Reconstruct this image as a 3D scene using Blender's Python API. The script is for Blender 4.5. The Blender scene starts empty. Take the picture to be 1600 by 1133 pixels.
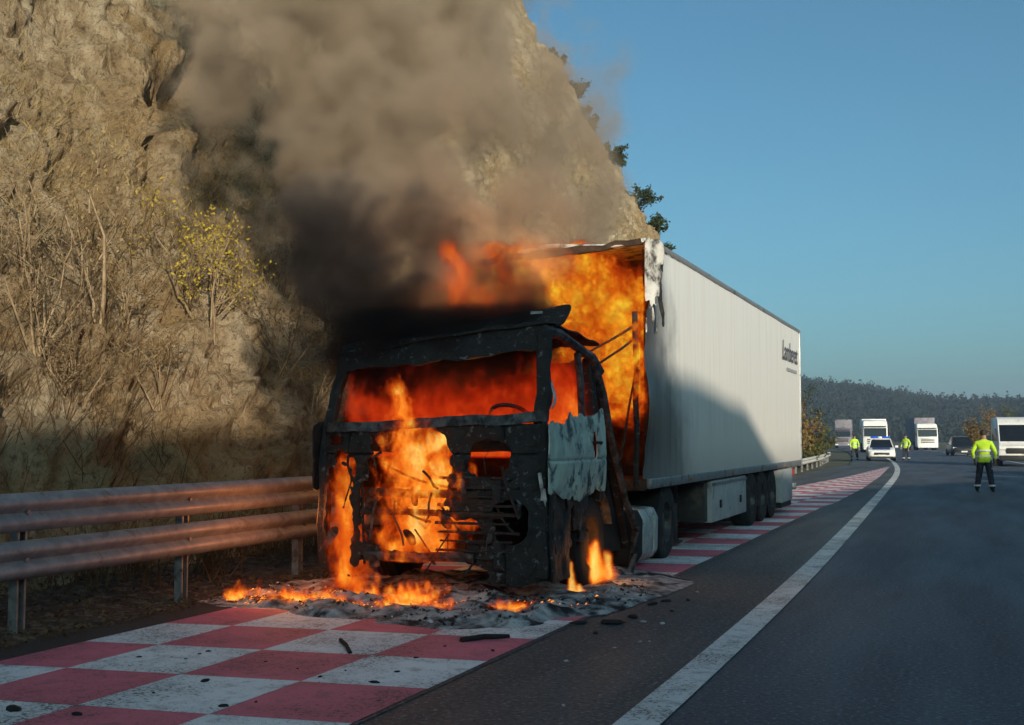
import bpy, bmesh, math, random
import numpy as np
from mathutils import Vector, Matrix
R = math.radians
random.seed(7); rng = np.random.default_rng(7)
scene = bpy.context.scene
COL = scene.collection

# ------------------------------------------------------------------ camera, sky, sun, exposure
F_PX, CAM_H = 1870.0, 1.58
PITCH = math.atan(117.5 / F_PX); YAW = math.atan(720 / F_PX * math.cos(PITCH))
cam_d = bpy.data.cameras.new('camera'); cam = bpy.data.objects.new('camera', cam_d); COL.objects.link(cam)
cam.location = (0, 0, CAM_H); cam.rotation_euler = (R(90) + PITCH, 0, YAW)
cam_d.sensor_width = 36; cam_d.lens = F_PX / 1600 * 36; cam_d.clip_start = .1; cam_d.clip_end = 6000
scene.camera = cam
SUN_EL = R(14); SUN_DIR = Vector((.62 * math.cos(SUN_EL), -.785 * math.cos(SUN_EL), math.sin(SUN_EL))).normalized()
world = bpy.data.worlds.new('World'); scene.world = world; world.use_nodes = True
wn = world.node_tree.nodes; wl = world.node_tree.links
bg = wn['Background']; sky_t = wn.new('ShaderNodeTexSky'); sky_t.sky_type = 'NISHITA'; sky_t.sun_disc = False
sky_t.sun_elevation = SUN_EL; sky_t.sun_rotation = math.atan2(SUN_DIR.x, SUN_DIR.y)
sky_t.altitude = 1800; sky_t.air_density = 1.0; sky_t.dust_density = 10.0; sky_t.ozone_density = 3.6
tint = wn.new('ShaderNodeMix'); tint.data_type = 'RGBA'; tint.blend_type = 'MULTIPLY'; tint.inputs[0].default_value = 1; tint.inputs[7].default_value = (.67, .94, .80, 1)
wl.new(sky_t.outputs[0], tint.inputs[6]); wl.new(tint.outputs[2], bg.inputs[0]); bg.inputs[1].default_value = .118
sun_d = bpy.data.lights.new('sun', 'SUN'); sun = bpy.data.objects.new('sun', sun_d); COL.objects.link(sun)
sun_d.energy = 3.75; sun_d.angle = R(.53); sun_d.color = (1, .87, .68)
sun.rotation_euler = SUN_DIR.to_track_quat('Z', 'Y').to_euler()
vs = scene.view_settings; vs.view_transform = 'Standard'; vs.look = 'None'; vs.gamma = 1; vs.exposure = 0.46
cy = scene.cycles
cy.use_denoising = True; cy.max_bounces = 6; cy.diffuse_bounces = 3; cy.glossy_bounces = 2; cy.volume_bounces = 2
cy.transparent_max_bounces = 64; cy.sample_clamp_indirect = 4; cy.volume_step_rate = 3.0; cy.volume_max_steps = 256
cy.use_adaptive_sampling = True; cy.adaptive_threshold = .02

# ------------------------------------------------------------------ helpers
_a, _t = PITCH, YAW
CF = np.array((-math.sin(_t) * math.cos(_a), math.cos(_t) * math.cos(_a), math.sin(_a)))
CR = np.array((math.cos(_t), math.sin(_t), 0)); CU = np.array((math.sin(_t) * math.sin(_a), -math.cos(_t) * math.sin(_a), math.cos(_a)))
def on(u, v, ax, val):
    """photo pixel -> point on the plane axis=val (a wall, the ground, a face that the thing touches)"""
    d = CF + (u - 800) / F_PX * CR + (566.5 - v) / F_PX * CU; o = np.array((0, 0, CAM_H))
    return o + (val - o[ax]) / d[ax] * d

def vn(x, y, z, seed=0):
    """value noise 0..1 on arrays"""
    x, y, z = np.broadcast_arrays(np.asarray(x, float), np.asarray(y, float), np.asarray(z, float))
    xi, yi, zi = np.floor(x).astype(np.int64), np.floor(y).astype(np.int64), np.floor(z).astype(np.int64)
    fx, fy, fz = x - xi, y - yi, z - zi
    s = lambda t: t * t * t * (t * (t * 6 - 15) + 10)
    fx, fy, fz = s(fx), s(fy), s(fz)
    def h(i, j, k):
        n = (i * 374761393 + j * 668265263 + k * 2147483647 + seed * 974634777) & 0xffffffff
        n = ((n ^ (n >> 13)) * 1274126177) & 0xffffffff
        n = ((n ^ (n >> 16)) * 2246822519) & 0xffffffff
        return ((n ^ (n >> 15)) & 0xffff) / 65535.0
    r = 0
    for a in (0, 1):
        for b in (0, 1):
            for c in (0, 1):
                r = r + h(xi + a, yi + b, zi + c) * (fx if a else 1 - fx) * (fy if b else 1 - fy) * (fz if c else 1 - fz)
    return r
def fbm(x, y, z=0, o=4, seed=0, rough=.5):
    r, a, t = 0, 1, 0
    for k in range(o):
        r = r + a * vn(np.asarray(x) * 2 ** k, np.asarray(y) * 2 ** k, np.asarray(z) * 2 ** k, seed + k * 17); t += a; a *= rough
    return r / t

def tag(o, label=None, cat=None, group=None, kind=None):
    for k, v in (('label', label), ('category', cat), ('group', group), ('kind', kind)):
        if v: o[k] = v
    return o
def empty(name, loc, label=None, cat=None, group=None, rz=0):
    o = bpy.data.objects.new(name, None); COL.objects.link(o); o.location = loc; o.rotation_euler = (0, 0, rz)
    o.empty_display_size = .2
    return tag(o, label, cat, group)
def copy_tree(o, parent=None):
    c = o.copy(); COL.objects.link(c); c.parent = parent
    for ch in list(o.children):
        d = copy_tree(ch, c); d.matrix_parent_inverse = ch.matrix_parent_inverse
    return c
def off(parent):
    p = Vector((0, 0, 0))
    while parent is not None:
        p += parent.location; parent = parent.parent
    return p

class MB:
    def __init__(s): s.v = []; s.f = []; s.m = []; s.soft = 0
    def add(s, vs, fs, m=0):
        b = len(s.v); s.v += [tuple(map(float, q)) for q in vs]; s.f += [tuple(i + b for i in f) for f in fs]; s.m += [m] * len(fs); return s
    def box(s, c, d, m=0, rot=None):
        h = [x / 2 for x in d]; vs = []
        for x in (-1, 1):
            for y in (-1, 1):
                for z in (-1, 1):
                    q = Vector((x * h[0], y * h[1], z * h[2]))
                    if rot: q = rot @ q
                    vs.append(q + Vector(c))
        return s.add(vs, [(0, 1, 3, 2), (4, 6, 7, 5), (0, 4, 5, 1), (2, 3, 7, 6), (0, 2, 6, 4), (1, 5, 7, 3)], m)
    def bb(s, lo, hi, m=0):
        return s.box([(a + b) / 2 for a, b in zip(lo, hi)], [b - a for a, b in zip(lo, hi)], m)
    def tube(s, pts, r, n=8, m=0, flat=1):
        pts = [Vector(p) for p in pts]; rs = r if isinstance(r, (list, tuple)) else [r] * len(pts)
        vs = []; fs = []
        for i, p in enumerate(pts):
            d = (pts[min(i + 1, len(pts) - 1)] - pts[max(i - 1, 0)]).normalized()
            a = d.orthogonal().normalized() if abs(d.z) > .95 else d.cross(Vector((0, 0, 1))).normalized(); b = d.cross(a)
            for k in range(n):
                t = 2 * math.pi * k / n; vs.append(p + (a * math.cos(t) + b * math.sin(t) * flat) * rs[i])
        for i in range(len(pts) - 1):
            for k in range(n): fs.append((i * n + k, i * n + (k + 1) % n, (i + 1) * n + (k + 1) % n, (i + 1) * n + k))
        fs.append(tuple(range(n))[::-1]); fs.append(tuple(range((len(pts) - 1) * n, len(pts) * n)))
        return s.add(vs, fs, m)
    def lathe(s, prof, n=28, axis='x', c=(0, 0, 0), m=0):
        """prof: (offset along axis, radius); closed loop"""
        vs = []; fs = []; P = len(prof)
        for k in range(n):
            t = 2 * math.pi * k / n
            for a, r in prof:
                q = (a, r * math.cos(t), r * math.sin(t))
                if axis == 'z': q = (q[1], q[2], q[0])
                if axis == 'y': q = (q[1], q[0], q[2])
                vs.append((q[0] + c[0], q[1] + c[1], q[2] + c[2]))
        for k in range(n):
            for i in range(P):
                fs.append((k * P + i, k * P + (i + 1) % P, ((k + 1) % n) * P + (i + 1) % P, ((k + 1) % n) * P + i))
        return s.add(vs, fs, m)
    def prism(s, poly, a0, a1, axis='x', m=0):
        """polygon in the two other axes, extruded along axis"""
        def P(a, p): return (a, p[0], p[1]) if axis == 'x' else ((p[0], a, p[1]) if axis == 'y' else (p[0], p[1], a))
        n = len(poly); vs = [P(a0, p) for p in poly] + [P(a1, p) for p in poly]
        fs = [tuple(range(n)), tuple(range(2 * n - 1, n - 1, -1))] + [(i, i + n, (i + 1) % n + n, (i + 1) % n) for i in range(n)]
        return s.add(vs, fs, m)
    def loft(s, secs, m=0, cap=True):
        n = len(secs[0]); vs = [p for q in secs for p in q]; fs = []
        for i in range(len(secs) - 1):
            for k in range(n): fs.append((i * n + k, i * n + (k + 1) % n, (i + 1) * n + (k + 1) % n, (i + 1) * n + k))
        if cap: fs += [tuple(range(n))[::-1], tuple(range((len(secs) - 1) * n, len(secs) * n))]
        return s.add(vs, fs, m)
    def sheet(s, fn, nu, nv, keep=None, m=0):
        """grid fn(i/nu, j/nv) -> point; keep(u,v) culls cells"""
        i, j = [a.ravel() for a in np.meshgrid(np.arange(nu + 1), np.arange(nv + 1), indexing='ij')]
        vs = np.stack(np.broadcast_arrays(*fn(i / nu, j / nv)), 1).tolist()
        i, j = [a.ravel() for a in np.meshgrid(np.arange(nu), np.arange(nv), indexing='ij')]; q = i * (nv + 1) + j
        fs = np.stack([q, q + nv + 1, q + nv + 2, q + 1], 1)
        if keep is not None: fs = fs[np.broadcast_to(keep((i + .5) / nu, (j + .5) / nv), i.shape)]
        s.soft = 3; return s.add(vs, fs.tolist(), m)
    def build(s, name, mats, parent=None, bevel=0, seg=2, smooth=35, world=True, solid=0, warp=0, wscale=2.5, cut=0):
        me = bpy.data.meshes.new(name); mats = mats if isinstance(mats, (list, tuple)) else [mats]
        me.from_pydata(s.v, [], s.f)
        for mt in mats: me.materials.append(mt)
        me.polygons.foreach_set('material_index', s.m)
        bm = bmesh.new(); bm.from_mesh(me)
        lone = [v for v in bm.verts if not v.link_faces]
        if lone: bmesh.ops.delete(bm, geom=lone, context='VERTS')
        for _ in range(s.soft):   # torn edges: relax the grid's stair-steps
            mv = []
            for v in bm.verts:
                nb = [e.other_vert(v).co for e in v.link_edges if e.is_boundary]
                if len(nb) == 2: mv.append((v, v.co * .4 + (nb[0] + nb[1]) * .3))
            for v, c in mv: v.co = c
        if cut: bmesh.ops.subdivide_edges(bm, edges=[e for e in bm.edges if e.calc_length() > cut], cuts=3, use_grid_fill=True)
        bmesh.ops.recalc_face_normals(bm, faces=bm.faces)
        if solid: bmesh.ops.solidify(bm, geom=bm.faces, thickness=solid)
        if bevel:
            es = [e for e in bm.edges if len(e.link_faces) == 2 and e.calc_face_angle(0) > .5]
            bmesh.ops.bevel(bm, geom=es, offset=bevel, segments=seg, affect='EDGES', profile=.5, clamp_overlap=True)
        bm.to_mesh(me); bm.free()
        if warp:
            n = len(me.vertices); co = np.empty(n * 3); me.vertices.foreach_get('co', co); co = co.reshape(-1, 3)
            k = wscale; d = np.stack([fbm(co[:, 0] * k, co[:, 1] * k, co[:, 2] * k, 3, 50 + q) - .5 for q in range(3)], 1)
            co += d * 2 * warp; me.vertices.foreach_set('co', co.ravel())
        if world and parent is not None:
            me.transform(Matrix.Translation(-off(parent)))
        if smooth:
            me.polygons.foreach_set('use_smooth', [True] * len(me.polygons)); me.set_sharp_from_angle(angle=R(smooth))
        me.update()
        o = bpy.data.objects.new(name, me); COL.objects.link(o); o.parent = parent
        return o
def np_mesh(name, co, faces, mats, parent=None, smooth=True, mi=None):
    """fast mesh from arrays; faces (n,3|4)"""
    me = bpy.data.meshes.new(name); co = np.asarray(co, np.float32); faces = np.asarray(faces, np.int32); k = faces.shape[1]
    me.vertices.add(len(co)); me.vertices.foreach_set('co', co.ravel())
    me.loops.add(faces.size); me.loops.foreach_set('vertex_index', faces.ravel())
    me.polygons.add(len(faces)); me.polygons.foreach_set('loop_start', np.arange(0, faces.size, k, dtype=np.int32))
    for mt in (mats if isinstance(mats, (list, tuple)) else [mats]): me.materials.append(mt)
    if mi is not None: me.polygons.foreach_set('material_index', np.asarray(mi, np.int32))
    me.polygons.foreach_set('use_smooth', [smooth] * len(faces)); me.update(calc_edges=True); me.validate()
    o = bpy.data.objects.new(name, me); COL.objects.link(o); o.parent = parent
    return o

# ------------------------------------------------------------------ materials
class NT:
    def __init__(s, tree): s.t = tree; s.n = tree.nodes; s.l = tree.links
    def new(s, kind, props=None, **ins):
        n = s.n.new(kind)
        for k, v in (props or {}).items(): setattr(n, k, v)
        for k, v in ins.items(): s.put(n, k.replace('_', ' '), v)
        return n
    def put(s, n, k, v):
        i = n.inputs[k] if not isinstance(k, int) else n.inputs[k]
        if isinstance(v, bpy.types.NodeSocket): s.l.new(v, i)
        else: i.default_value = v
    def math(s, op, a, b=0.0, c=0.0, clamp=False):
        n = s.n.new('ShaderNodeMath'); n.operation = op; n.use_clamp = clamp
        for i, v in enumerate((a, b, c)): s.put(n, i, v)
        return n.outputs[0]
    def noise(s, vec, scale, detail=4, rough=.55, dist=0.0, col=False):
        n = s.n.new('ShaderNodeTexNoise'); s.put(n, 'Vector', vec)
        for k, v in (('Scale', scale), ('Detail', detail), ('Roughness', rough), ('Distortion', dist)): s.put(n, k, v)
        return n.outputs['Color' if col else 0]
    def ramp(s, fac, stops, mode='LINEAR'):
        n = s.n.new('ShaderNodeValToRGB'); n.color_ramp.interpolation = mode; e = n.color_ramp.elements
        while len(e) < len(stops): e.new(.5)
        for el, (p, c) in zip(e, stops): el.position = p; el.color = (*c, 1) if len(c) == 3 else c
        s.put(n, 0, fac); return n.outputs[0]
    def mix(s, fac, a, b, mode='MIX'):
        n = s.n.new('ShaderNodeMix'); n.data_type = 'RGBA'; n.blend_type = mode
        s.put(n, 0, fac)
        for i, v in ((6, a), (7, b)):
            s.put(n, i, (*v, 1) if isinstance(v, tuple) and len(v) == 3 else v)
        return n.outputs[2]
    def mrange(s, v, a, b, c=0.0, d=1.0, smooth=True):
        n = s.n.new('ShaderNodeMapRange'); n.interpolation_type = 'SMOOTHSTEP' if smooth else 'LINEAR'
        for i, q in enumerate((v, a, b, c, d)): s.put(n, i, q)
        return n.outputs[0]
    def scale(s, vec, sc, rot=(0, 0, 0)):
        n = s.n.new('ShaderNodeMapping'); s.put(n, 'Vector', vec); s.put(n, 'Scale', sc); s.put(n, 'Rotation', rot); return n.outputs[0]
def base_mat(name):
    m = bpy.data.materials.new(name); m.use_nodes = True; t = NT(m.node_tree)
    b = t.n['Principled BSDF']; geo = t.n.new('ShaderNodeNewGeometry'); tc = t.n.new('ShaderNodeTexCoord')
    return m, t, b, geo.outputs['Position'], tc.outputs['Object']
def pmat(name, c1, c2=None, scale=6, rough=.6, bump=.2, metal=0, dirt=None, dirt_amt=.35, dscale=3, spec=.4, bscale=None, rvar=.15, alpha=1):
    m, t, b, P, O = base_mat(name); c2 = c2 or tuple(x * .75 for x in c1)
    n1 = t.noise(P, scale, 6, .6); col = t.mix(t.mrange(n1, .35, .65), c1, c2)
    if dirt:
        n2 = t.noise(P, dscale, 5, .65, .4); k = t.mrange(n2, .62 - dirt_amt * .4, .72 - dirt_amt * .2); col = t.mix(k, col, dirt)
    t.put(b, 'Base Color', col); t.put(b, 'Metallic', metal); t.put(b, 'Specular IOR Level', spec)
    t.put(b, 'Roughness', t.mrange(n1, .3, .7, rough - rvar / 2, min(1, rough + rvar / 2)))
    if bump:
        bn = t.new('ShaderNodeBump', Strength=bump, Distance=.02, Height=t.noise(P, bscale or scale * 5, 5, .6)); t.put(b, 'Normal', bn.outputs[0])
    return m
M = {}
# asphalt
def asphalt(name, c1, c2, fine):
    m, t, b, P, O = base_mat(name)
    big = t.noise(t.scale(P, (.9, .12, 1)), 1.2, 5, .6); grit = t.noise(P, fine, 3, .7); sp = t.noise(P, 14, 3, .6)
    col = t.mix(t.mrange(big, .35, .65), c1, c2)
    col = t.mix(t.mrange(grit, .54, .70), col, tuple(x * 3.0 for x in c1)); col = t.mix(t.mrange(grit, .47, .33), col, tuple(x * .25 for x in c1))
    col = t.mix(t.mrange(sp, .62, .72, 0, .7), col, tuple(x * .5 for x in c1))
    t.put(b, 'Base Color', col); t.put(b, 'Roughness', t.mrange(big, .3, .7, .56, .74)); t.put(b, 'Specular IOR Level', .5)
    bn = t.new('ShaderNodeBump', Strength=.9, Distance=.02, Height=grit); t.put(b, 'Normal', bn.outputs[0]); return m
M['asphalt'] = asphalt('asphalt', (.066, .074, .094), (.05, .056, .072), 30)
M['shoulder'] = asphalt('shoulder_asphalt', (.078, .080, .080), (.056, .059, .062), 28)
M['gutter'] = asphalt('gutter_asphalt', (.03, .03, .032), (.045, .043, .042), 75)
def paint(name, c, wear):
    m, t, b, P, O = base_mat(name)
    n = t.noise(P, 42, 6, .75); big = t.noise(P, 1.3, 4, .6); blot = t.noise(P, 6, 4, .6)
    k = t.mrange(t.math('ADD', n, t.math('MULTIPLY', big, .35)), wear + .12, wear + .24)
    col = t.mix(t.mrange(big, .3, .7), c, tuple(x * .78 for x in c)); col = t.mix(t.mrange(blot, .5, .75, 0, .5), col, (.12, .11, .10))
    col = t.mix(k, col, (.05, .05, .05)); t.put(b, 'Base Color', col); t.put(b, 'Roughness', .75)
    bn = t.new('ShaderNodeBump', Strength=.35, Distance=.008, Height=t.noise(P, 90, 3, .6)); t.put(b, 'Normal', bn.outputs[0]); return m
M['paint_white'] = paint('white_road_paint', (.84, .85, .86), .58)
M['paint_red'] = paint('red_road_paint', (.72, .17, .23), .60)
M['line_white'] = paint('line_paint', (.74, .75, .75), .57)
M['verge'] = pmat('verge_soil', (.07, .052, .036), (.032, .025, .02), 5, .95, .9, dirt=(.17, .14, .1), dscale=9, bscale=40)
M['ground'] = pmat('far_ground', (.09, .085, .05), (.05, .06, .03), .25, .95, .4, dirt=(.14, .11, .07), dscale=.8)
# cliff rock
def rock():
    m, t, b, P, O = base_mat('cliff_rock')
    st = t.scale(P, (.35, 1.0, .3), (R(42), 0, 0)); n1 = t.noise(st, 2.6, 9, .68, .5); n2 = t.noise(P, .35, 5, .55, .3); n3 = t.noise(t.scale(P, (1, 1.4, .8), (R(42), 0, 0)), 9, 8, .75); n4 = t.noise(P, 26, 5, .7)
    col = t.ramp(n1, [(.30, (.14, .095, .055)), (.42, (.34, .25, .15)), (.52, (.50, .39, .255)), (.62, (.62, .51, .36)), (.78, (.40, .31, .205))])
    col = t.mix(t.mrange(n2, .42, .62, 0, .6), col, (.38, .245, .105)); col = t.mix(t.mrange(n3, .50, .64, 0, .75), col, (.13, .08, .04)); col = t.mix(t.mrange(n4, .54, .68, 0, .6), col, (.58, .46, .31)); col = t.mix(t.mrange(n4, .44, .32, 0, .7), col, (.11, .07, .035))  # dark browns paint in the shade of pits finer than the mesh
    col = t.mix(t.mrange(t.noise(P, 1.1, 4, .6), .6, .75, 0, .5), col, (.34, .27, .11))
    t.put(b, 'Base Color', col); t.put(b, 'Roughness', .93); t.put(b, 'Specular IOR Level', .2)
    h = t.math('ADD', t.math('ADD', n3, t.math('MULTIPLY', n4, .4)), t.math('MULTIPLY', n1, 1.6))
    bn = t.new('ShaderNodeBump', Strength=1.0, Distance=.14, Height=h); t.put(b, 'Normal', bn.outputs[0]); return m
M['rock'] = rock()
M['hill'] = pmat('hill_soil', (.075, .085, .04), (.045, .05, .03), .05, .95, .3, dirt=(.14, .11, .06), dscale=.03)
M['char'] = pmat('charred_metal', (.012, .012, .013), (.028, .026, .026), 9, .7, .8, metal=.1, dirt=(.15, .155, .165), dirt_amt=.12, dscale=15, bscale=34)  # pale patches: grey ash, plus blue-grey highlights painted into the colour
M['char_warm'] = pmat('rusted_charred_metal', (.03, .021, .017), (.065, .043, .03), 11, .8, .6, metal=.2, dirt=(.02, .02, .02), dscale=6, bscale=40)
M['scorched'] = pmat('scorched_grey_metal', (.12, .12, .125), (.045, .045, .05), 8, .6, .35, metal=.35, dirt=(.02, .02, .022), dscale=9)
M['soot'] = pmat('soot_black', (.012, .012, .013), (.022, .021, .021), 6, .9, .4)
M['door'] = pmat('burnt_bare_door_metal', (.50, .62, .55), (.34, .45, .44), 4, .55, .15, metal=.1, dirt=(.05, .065, .075), dirt_amt=.34, dscale=5)
M['pale'] = pmat('pale_ash_flakes', (.55, .55, .56), (.3, .3, .31), 12, .9, .4)
M['ash'] = pmat('ash', (.50, .50, .51), (.22, .22, .23), 6, .97, .9, dirt=(.03, .03, .033), dirt_amt=.46, dscale=3.2, bscale=35, spec=.1)
M['galv'] = pmat('galvanised_steel', (.34, .35, .37), (.25, .26, .28), 7, .55, .08, metal=.35, dirt=(.18, .16, .14), dirt_amt=.12, dscale=5)
M['galv_post'] = pmat('galvanised_post', (.33, .34, .35), (.22, .23, .24), 9, .55, .1, metal=.6, dirt=(.12, .1, .085), dscale=6)
M['rail_pale'] = pmat('weathered_pale_rail', (.60, .59, .56), (.46, .45, .43), 5, .6, .1, dirt=(.25, .22, .18), dirt_amt=.15)
M['tyre'] = pmat('tyre_rubber', (.018, .018, .019), (.028, .027, .026), 14, .85, .3, dirt=(.06, .055, .05), dscale=5, dirt_amt=.2)
M['rim'] = pmat('wheel_rim', (.12, .12, .125), (.07, .07, .075), 9, .5, .1, metal=.6, dirt=(.03, .03, .03))
M['chassis'] = pmat('chassis_paint', (.03, .03, .033), (.05, .048, .046), 7, .7, .2, dirt=(.09, .08, .07))
M['alu'] = pmat('aluminium_trim', (.42, .43, .44), (.34, .35, .36), 9, .45, .06, metal=.7, dirt=(.12, .11, .1), dirt_amt=.2)
M['box_grey'] = pmat('pale_grey_panel', (.44, .46, .47), (.38, .40, .41), 4, .55, .05, dirt=(.2, .19, .18), dirt_amt=.15)
M['tank'] = pmat('sooty_aluminium_tank', (.52, .56, .55), (.38, .42, .42), 6, .5, .1, metal=.3, dirt=(.08, .08, .08), dirt_amt=.2, dscale=7)
M['plastic_dark'] = pmat('dark_plastic', (.02, .021, .023), None, 8, .6, .1)
M['letter'] = pmat('grey_lettering', (.10, .10, .13), None, 8, .6, 0)
M['letter_pale'] = pmat('pale_grey_lettering', (.38, .38, .42), None, 8, .6, 0)
def trailer_mat():
    m, t, b, P, O = base_mat('white_trailer_panel')
    sep = t.n.new('ShaderNodeSeparateXYZ'); t.put(sep, 0, P); Y, Z = sep.outputs[1], sep.outputs[2]
    streak = t.noise(t.scale(P, (1, 3.2, .18)), 2.2, 5, .6); n = t.noise(P, 1.4, 5, .6); fine = t.noise(t.scale(P, (1, 6, .3)), 4, 4, .6)
    col = t.mix(t.mrange(streak, .4, .7), (.82, .81, .78), (.74, .725, .69)); col = t.mix(t.mrange(fine, .55, .8, 0, .2), col, (.5, .48, .44))
    # soot baked onto the burning end, running back low along the wall; road dirt along the bottom rail
    e = t.math('ADD', Y, t.math('MULTIPLY', t.math('SUBTRACT', n, .5), 2.2)); e = t.math('ADD', e, t.math('MULTIPLY', t.math('SUBTRACT', Z, 1.0), .55))
    s1 = t.mrange(e, 17.2, 15.4); e2 = t.math('ADD', Y, t.math('MULTIPLY', t.math('SUBTRACT', streak, .5), 1.0)); s2 = t.mrange(e2, 15.0, 14.05)
    col = t.mix(t.math('MULTIPLY', s1, .9), col, (.06, .065, .075)); col = t.mix(t.math('MULTIPLY', s2, .75), col, (.035, .035, .04))
    lo = t.math('ADD', Z, t.math('MULTIPLY', t.math('SUBTRACT', streak, .5), .8)); col = t.mix(t.mrange(lo, 1.7, .95, 0, .42), col, (.33, .32, .31))
    t.put(b, 'Base Color', col); t.put(b, 'Roughness', t.mrange(streak, .3, .7, .28, .42)); t.put(b, 'Specular IOR Level', .5)
    bn = t.new('ShaderNodeBump', Strength=.03, Distance=.03, Height=streak); t.put(b, 'Normal', bn.outputs[0]); return m
M['trailer'] = trailer_mat()
M['roofwhite'] = pmat('trailer_roof_white', (.75, .75, .73), (.6, .6, .58), 3, .5, .05, dirt=(.3, .29, .27), dirt_amt=.2)
M['sooty_white'] = pmat('sooty_white_skin', (.62, .61, .58), (.42, .41, .39), 5, .6, .25, dirt=(.05, .045, .04), dirt_amt=.42, dscale=5)
M['burnt_wall'] = pmat('burnt_insulation', (.10, .05, .025), (.03, .022, .018), 5, .95, .9, dirt=(.16, .08, .03), dscale=4, bscale=20)
M['glass'] = pmat('dark_vehicle_glass', (.012, .016, .022), None, 5, .12, 0, spec=.6, rvar=.02)
M['white_paint'] = pmat('white_vehicle_paint', (.78, .78, .77), (.72, .72, .71), 3, .35, 0, dirt=(.4, .38, .36), dirt_amt=.1)
M['dark_paint'] = pmat('dark_car_paint', (.02, .024, .03), (.03, .034, .04), 3, .3, 0)
M['blue_paint'] = pmat('police_blue_paint', (.02, .05, .25), (.02, .045, .2), 3, .35, 0)
M['grey_tarp'] = pmat('grey_lorry_curtain', (.22, .20, .24), (.16, .15, .18), 2, .7, .1, dirt=(.1, .09, .09), dirt_amt=.2)
M['red_paint'] = pmat('red_vehicle_paint', (.35, .05, .04), (.25, .04, .035), 3, .45, 0)
M['lamp_lens'] = pmat('lamp_lens', (.8, .8, .76), (.7, .7, .68), 5, .15, 0)
M['blue_lens'] = pmat('blue_beacon_lens', (.02, .10, .7), None, 5, .15, 0)
M['skin'] = pmat('skin', (.42, .26, .18), None, 9, .6, 0); M['hair'] = pmat('dark_hair', (.03, .022, .017), None, 20, .7, .3)
M['hivis'] = pmat('yellow_green_hi_vis', (.48, .74, .03), (.38, .62, .03), 8, .75, .2); M['navy'] = pmat('navy_cloth', (.018, .022, .04), (.028, .032, .05), 9, .85, .2)
M['reflect'] = pmat('silver_reflective_tape', (.62, .63, .64), None, 9, .4, 0); M['shoe'] = pmat('black_boot', (.015, .015, .016), None, 9, .5, .1)
M['bark'] = pmat('bark', (.12, .09, .065), (.07, .052, .04), 14, .95, .5)
M['twig'] = pmat('dry_twig', (.34, .25, .15), (.20, .14, .08), 6, .9, 0)
def leafm(name, c1, c2, c3=None):
    m, t, b, P, O = base_mat(name); n = t.noise(P, 3.1, 5, .7)
    col = t.ramp(n, [(.3, c1), (.52, c2), (.72, c3 or c2)]); t.put(b, 'Base Color', col); t.put(b, 'Roughness', .8); t.put(b, 'Specular IOR Level', .2)
    tr = t.new('ShaderNodeBsdfTranslucent', Color=col); mx = t.new('ShaderNodeMixShader', Fac=.25)
    t.l.new(b.outputs[0], mx.inputs[1]); t.l.new(tr.outputs[0], mx.inputs[2]); t.l.new(mx.outputs[0], t.n['Material Output'].inputs[0]); return m
M['leaf_dark'] = leafm('dark_evergreen_leaves', (.02, .035, .015), (.045, .065, .025), (.07, .085, .035))
M['leaf_yellow'] = leafm('yellow_leaves', (.30, .22, .03), (.50, .38, .05), (.38, .30, .06))
M['leaf_brown'] = leafm('autumn_leaves', (.12, .07, .03), (.24, .15, .05), (.30, .22, .07))
M['leaf_green'] = leafm('olive_leaves', (.05, .06, .02), (.10, .11, .035), (.15, .13, .05))
M['straw'] = leafm('dry_straw', (.20, .13, .06), (.38, .28, .13), (.48, .39, .20))
M['straw_dark'] = leafm('dark_dry_brush', (.07, .045, .025), (.14, .095, .05), (.22, .15, .07))
M['litter'] = leafm('leaf_litter', (.06, .04, .022), (.14, .09, .045), (.22, .16, .09))
M['forest'] = leafm('forest_leaves', (.014, .026, .022), (.026, .042, .034), (.045, .058, .042))

# ------------------------------------------------------------------ the setting: ground, road, paint
def line_x(y): return np.interp(y, [-30, 6, 12, 20, 27, 38, 51, 61, 71, 86, 110, 140, 170, 230, 400], [-1.75, -1.75, -1.78, -1.98, -2.19, -2.52, -2.95, -3.42, -4.05, -5.2, -7.4, -10.6, -14.5, -24, -62])
def smooth_line(y):  # softened so that the bend shows no corners
    return sum(line_x(np.asarray(y) + d) for d in np.linspace(-4, 4, 9)) / 9
def strip(name, ys, xl, xr, z, mat, parent=None, nx=1, kind='structure'):
    ys = np.asarray(ys); n = len(ys); u = np.linspace(0, 1, nx + 1)
    X = np.asarray(xl)[:, None] * (1 - u) + np.asarray(xr)[:, None] * u
    co = np.stack([X, np.repeat(ys[:, None], nx + 1, 1), np.full_like(X, z)], 2).reshape(-1, 3)
    q = (np.arange(n - 1)[:, None] * (nx + 1) + np.arange(nx)[None]).ravel()
    o = np_mesh(name, co, np.stack([q, q + 1, q + nx + 2, q + nx + 1], 1), mat, parent)
    return tag(o, kind=kind)
g = MB().add([(-3000, -600, -.06), (3000, -600, -.06), (3000, 5000, -.06), (-3000, 5000, -.06)], [(0, 1, 2, 3)]).build('ground', M['ground']); tag(g, kind='structure')
ys = np.concatenate([np.arange(-25, 120, 2.), np.arange(120, 420, 6.)])
strip('road', ys, smooth_line(ys) - .1, smooth_line(ys) + 11.5, 0.0, M['asphalt'])
strip('road_shoulder', ys, np.where(ys < 70, -6.95, smooth_line(ys) - 2.6), smooth_line(ys) + .02, .004, M['shoulder'])
strip('gutter', ys[ys < 40], np.full((ys < 40).sum(), -7.0), np.full((ys < 40).sum(), -6.2), .007, M['gutter'])
yl = np.arange(-20, 330, 1.0)
strip('edge_line', yl, smooth_line(yl) - .125, smooth_line(yl) + .12, .010, M['line_white'])
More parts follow.
